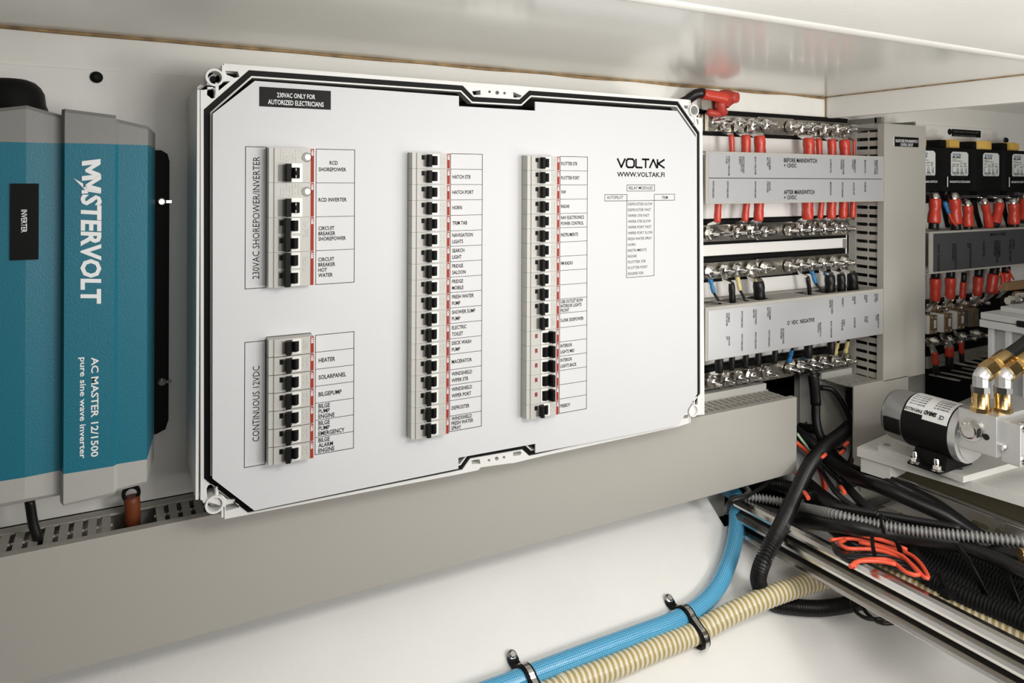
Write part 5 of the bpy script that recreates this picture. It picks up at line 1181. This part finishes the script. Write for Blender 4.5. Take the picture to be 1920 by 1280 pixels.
cab('corrugated_conduit', 'black corrugated conduit leaving the hole beside the blue hose', [(1415, 905, .86), (1450, 907, .84), (1490, 917, .81), (1530, 935, .78), (1570, 955, -.478), (1600, 968, -.485)], .0098, corr=(.0036, .0024), cat='conduit', n=14)
cab('smooth_black_hose', 'smooth black hose directly below the grey armoured sleeve', [(1385, 942, .84), (1440, 962, .80), (1500, 974, .76), (1580, 985, -.480), (1680, 1003, -.478), (1780, 1016, -.470), (1935, 1030, -.458), (2120, 1056, -.458)], .0112, n=14, cat='hose', group=CG)
cab('printed_black_cable', 'black cable with white print above the grey armoured sleeve', [(1560, 948, -.466), (1640, 962, -.464), (1720, 976, -.462), (1800, 990, -.458)], .0050, group=CG)
cab('black_cable', 'black cable looping down from the right duct to the tray', [(1538, 726, .875), (1562, 732, .86), (1583, 762, .85), (1598, 800, .84), (1601, 840, .83), (1592, 872, .82), (1580, 900, .80)], .0048, group=CG)
cab('black_cable', 'black cable passing behind the grey duct end into the opening', [(1385, 900, .855), (1405, 925, .80), (1370, 940, .80), (1362, 960, .82)], .004)
cab('light_stripe_cable', 'thin black cable arching from the duct to the blue hose', [(1450, 895, .835), (1425, 915, .825), (1400, 928, .818), (1370, 933, .82)], .0032)
cab('thick_black_cable', 'thick black cable with white print at the far right of the tray', [(1780, 1010, -.468), (1830, 1032, -.468), (1880, 1052, -.466), (1940, 1080, -.464), (2130, 1160, -.470)], .0090, n=12, group=CG)
cab('thick_black_cable', 'thick black cable rising to the right picture edge', [(1700, 1000, -.485), (1780, 1020, -.480), (1850, 1030, -.468), (1935, 1048, -.455), (2130, 1090, -.455)], .0085, n=12, group=CG)
labs = ['uppermost', 'second', 'third', 'fourth', 'lowest']
for k in range(5):
    dy = k*17
    cab('corrugated_conduit', 'dull black corrugated conduit on the tray, %s of five side by side' % labs[k], [(1660+k*10, 1000+dy*.35, -.505), (1730, 1020+dy*.8, -.515), (1800, 1045+dy, -.518), (1870, 1072+dy*1.05, -.518), (1940, 1100+dy*1.1, -.516), (2140, 1190+dy*1.2, -.516)], .0105, CABD, corr=(.0045, .002), cat='conduit', n=12, group='dull conduits in the tray')
for k in range(6):
    cab('black_cable', 'black cable deep in the tray heap, %s from the top of its layer' % ['first', 'second', 'third', 'fourth', 'fifth', 'sixth'][k], [(1500+4*k, 890+k*12, .84-.01*k), (1570, 945+k*11, -.500), (1640, 970+k*14, -.510), (1720, 1000+k*15, -.515), (1800, 1030+k*16, -.520)], .0075, group=CG)
for k, (p0, p1_) in enumerate([((1500, 800), (1560, 790)), ((1502, 830), (1590, 815)), ((1510, 790), (1600, 850)), ((1495, 855), (1560, 905))]):
    cab('black_cable', 'black cable in the dark wall opening, %s' % ['highest', 'second', 'third', 'lowest'][k], [(p0[0], p0[1], .93), ((p0[0]+p1_[0])/2, (p0[1]+p1_[1])/2+8, .90), (p1_[0], p1_[1], .92)], .008)
cab('green_wire', 'pale green wire behind the glossy conduit at the duct end', [(1494, 812, .865), (1505, 827, .86), (1520, 845, .85)], .0024, GRNW, cat='wire')
cab('orange_wire', 'orange wire passing behind the glossy conduit', [(1492, 828, .85), (1508, 842, .845), (1522, 856, .84)], .0034, ORG, cat='wire', group='orange wires')
cab('orange_wire', 'left orange wire of the pair bending down behind the conduit', [(1530, 868, .83), (1541, 895, .82), (1543, 920, .81), (1532, 944, .80)], .0033, ORG, cat='wire', group='orange wires')
cab('orange_wire', 'right orange wire of the pair bending down behind the conduit', [(1534, 870, .825), (1546, 900, .81), (1547, 925, .80), (1541, 948, .79)], .0033, ORG, cat='wire', group='orange wires')
cab('orange_wire', 'short orange wire under the grey duct end', [(1490, 884, .845), (1498, 893, .84), (1502, 906, .83), (1499, 915, .82)], .0035, ORG, cat='wire', group='orange wires')
for k, (x, y) in enumerate([(1578, 848), (1586, 833), (1544, 855), (1512, 928), (1580, 918)]):
    cab('orange_wire', 'short visible piece of orange wire, %s' % ['below the upper one beside the looping cable', 'high beside the looping cable', 'right of the glossy conduit', 'left of the glossy conduit', 'under the slim ribbed conduit'][k], [(x-5, y+3, .80), (x, y, .798), (x+4, y-4, .80)] if k < 3 else [(x-4, y-6, -.46), (x, y, -.459), (x+4, y+6, -.46)], .0030, ORG, cat='wire', group='orange wires')
ZL = -.492
loops = [[(1557, 1012), (1600, 1010), (1650, 1022), (1700, 1036), (1725, 1055), (1740, 1080), (1733, 1082), (1712, 1060), (1690, 1045), (1640, 1030), (1590, 1028), (1574, 1018), (1585, 1012)],
         [(1600, 1062), (1612, 1050), (1640, 1047), (1670, 1050), (1700, 1072), (1723, 1076), (1708, 1056), (1690, 1040), (1650, 1024), (1610, 1015)],
         [(1594, 1062), (1610, 1052), (1650, 1052), (1680, 1058)], [(1615, 1003), (1660, 1014), (1700, 1030)]]
LL = ['largest coiled orange wire in the tray', 'second coiled orange wire lying on the cream hose', 'short orange wire in front of the coil', 'orange wire along the top of the coil']
for k, lp_ in enumerate(loops): cab('orange_wire', LL[k], [(x, y+ (0 if k != 1 else 1)) for x, y in lp_], .0026, ORG, cat='wire', z=ZL+.003*k, group='orange wires')
for k in range(3): cab('black_wire', 'black wire looping with the orange coil, %s' % ['outer', 'middle', 'inner'][k], [(1560+k*6, 1015+k*8), (1575+k*6, 1040+k*3), (1640, 1040+k*5), (1700, 1050+k*6), (1736-k*5, 1082-k*4), (1715, 1050)], .003, CABK, cat='wire', z=ZL-.004)
for k, pts in enumerate([[(1597, 1112), (1600, 1140), (1622, 1158), (1655, 1160), (1672, 1152)], [(1610, 1112), (1620, 1142), (1645, 1165), (1672, 1168), (1695, 1160)], [(1617, 1115), (1630, 1138), (1658, 1146), (1680, 1140)]]):
    cab('black_wire', 'thin black wire loop hanging under the tray, %s' % ['left', 'lowest', 'inner'][k], pts, .0027, CABK, cat='wire', z=-.60)
cab('orange_end_cap', 'orange connector at the wire loops under the tray', [(1660, 1156), (1672, 1155), (1686, 1157)], .006, ORG, cat='connector', z=-.598)
# brass hose end at the right of the tray
c0 = PZ(1912, 1040, -.45); m = M(); m.lathe(c0, c0+Vector((.8, -.5, -.05)), [(0, .008), (.012, .008), (.013, .0105), (.03, .0105)], 18); tagm(obj('brass_hose_end', m, BRASS), 'brass hose end in the tray at the right picture edge', 'fitting')
# cable ties
def tie(a, b, z0, z1, wd, lab, bulge=.01):
    A_ = PZ(*a, z0); B_ = PZ(*b, z1); Mid = (A_+B_)/2+Vector((-.004, 0, bulge))
    pth = spline([A_, A_.lerp(Mid, .7)+Vector((0, 0, bulge*.3)), Mid, B_.lerp(Mid, .5)+Vector((-.002, 0, bulge*.3)), B_], .006)
    o = obj('cable_tie', M().loft([(p, wd, .0018) for p in pth], Vector((.1, 1, 0))), BLK); tagm(o, lab, 'cable tie', 'black cable ties')
tie((1636, 1000), (1642, 1048), -.478, -.490, .006, 'cable tie nearest the orange coil start')
tie((1676, 1010), (1706, 1078), -.475, -.515, .008, 'cable tie across the orange coil and cream hose')
tie((1792, 1020), (1852, 1122), -.455, -.515, .009, 'broad cable tie round the heap right of the coil')
tie((1873, 1050), (1912, 1142), -.470, -.515, .009, 'broad cable tie nearest the right picture edge')
tie((1652, 965), (1658, 1000), -.455, -.470, .004, 'thin tie round the armoured sleeve')
t = thing('cable_tie', 'cable tie with its cut tail sticking out under the heap', 'cable tie', PZ(1778, 1112, -.515), 'black cable ties')
m = M(); m.loft([(p, .005, .0018) for p in spline([PZ(1765, 1070, -.50), PZ(1770, 1092, -.508), PZ(1778, 1110, -.515)], .005)], Vector((0, 1, 0))); c = PZ(1776, 1113, -.514); m.box(c.x-.007, c.x+.007, c.y-.006, c.y+.006, c.z-.004, c.z+.004, bev=.001); obj('strap', m, BLK, t)
m = M(); m.loft([(c, .004, .0015), (PZ(1797, 1109, -.512), .004, .0015)], Vector((0, 1, 0))); obj('tail', m, BLK, t)
# interior wall bits seen in the opening
m = M(); a = P(1514, 740, .93); m.box(a.x, a.x+.010, .90, .96, -.60, -.31); a = P(1535, 760, .93); m.box(a.x, a.x+.05, .955, .96, -.42, -.33)
tagm(obj('inner_frame', m, BOARD), 'pale upright frame strip inside the dark wall opening', 'frame')
m = M(); m.lathe(P(1512, 895, .875), P(1512, 895, .875)+Vector((-.3, -1, .35)), [(0, .052), (.01, .052), (.02, .042), (.024, .02)], 30)
tagm(obj('pale_dome', m, GBOX), 'pale grey rounded housing glimpsed behind the orange wires', 'housing')
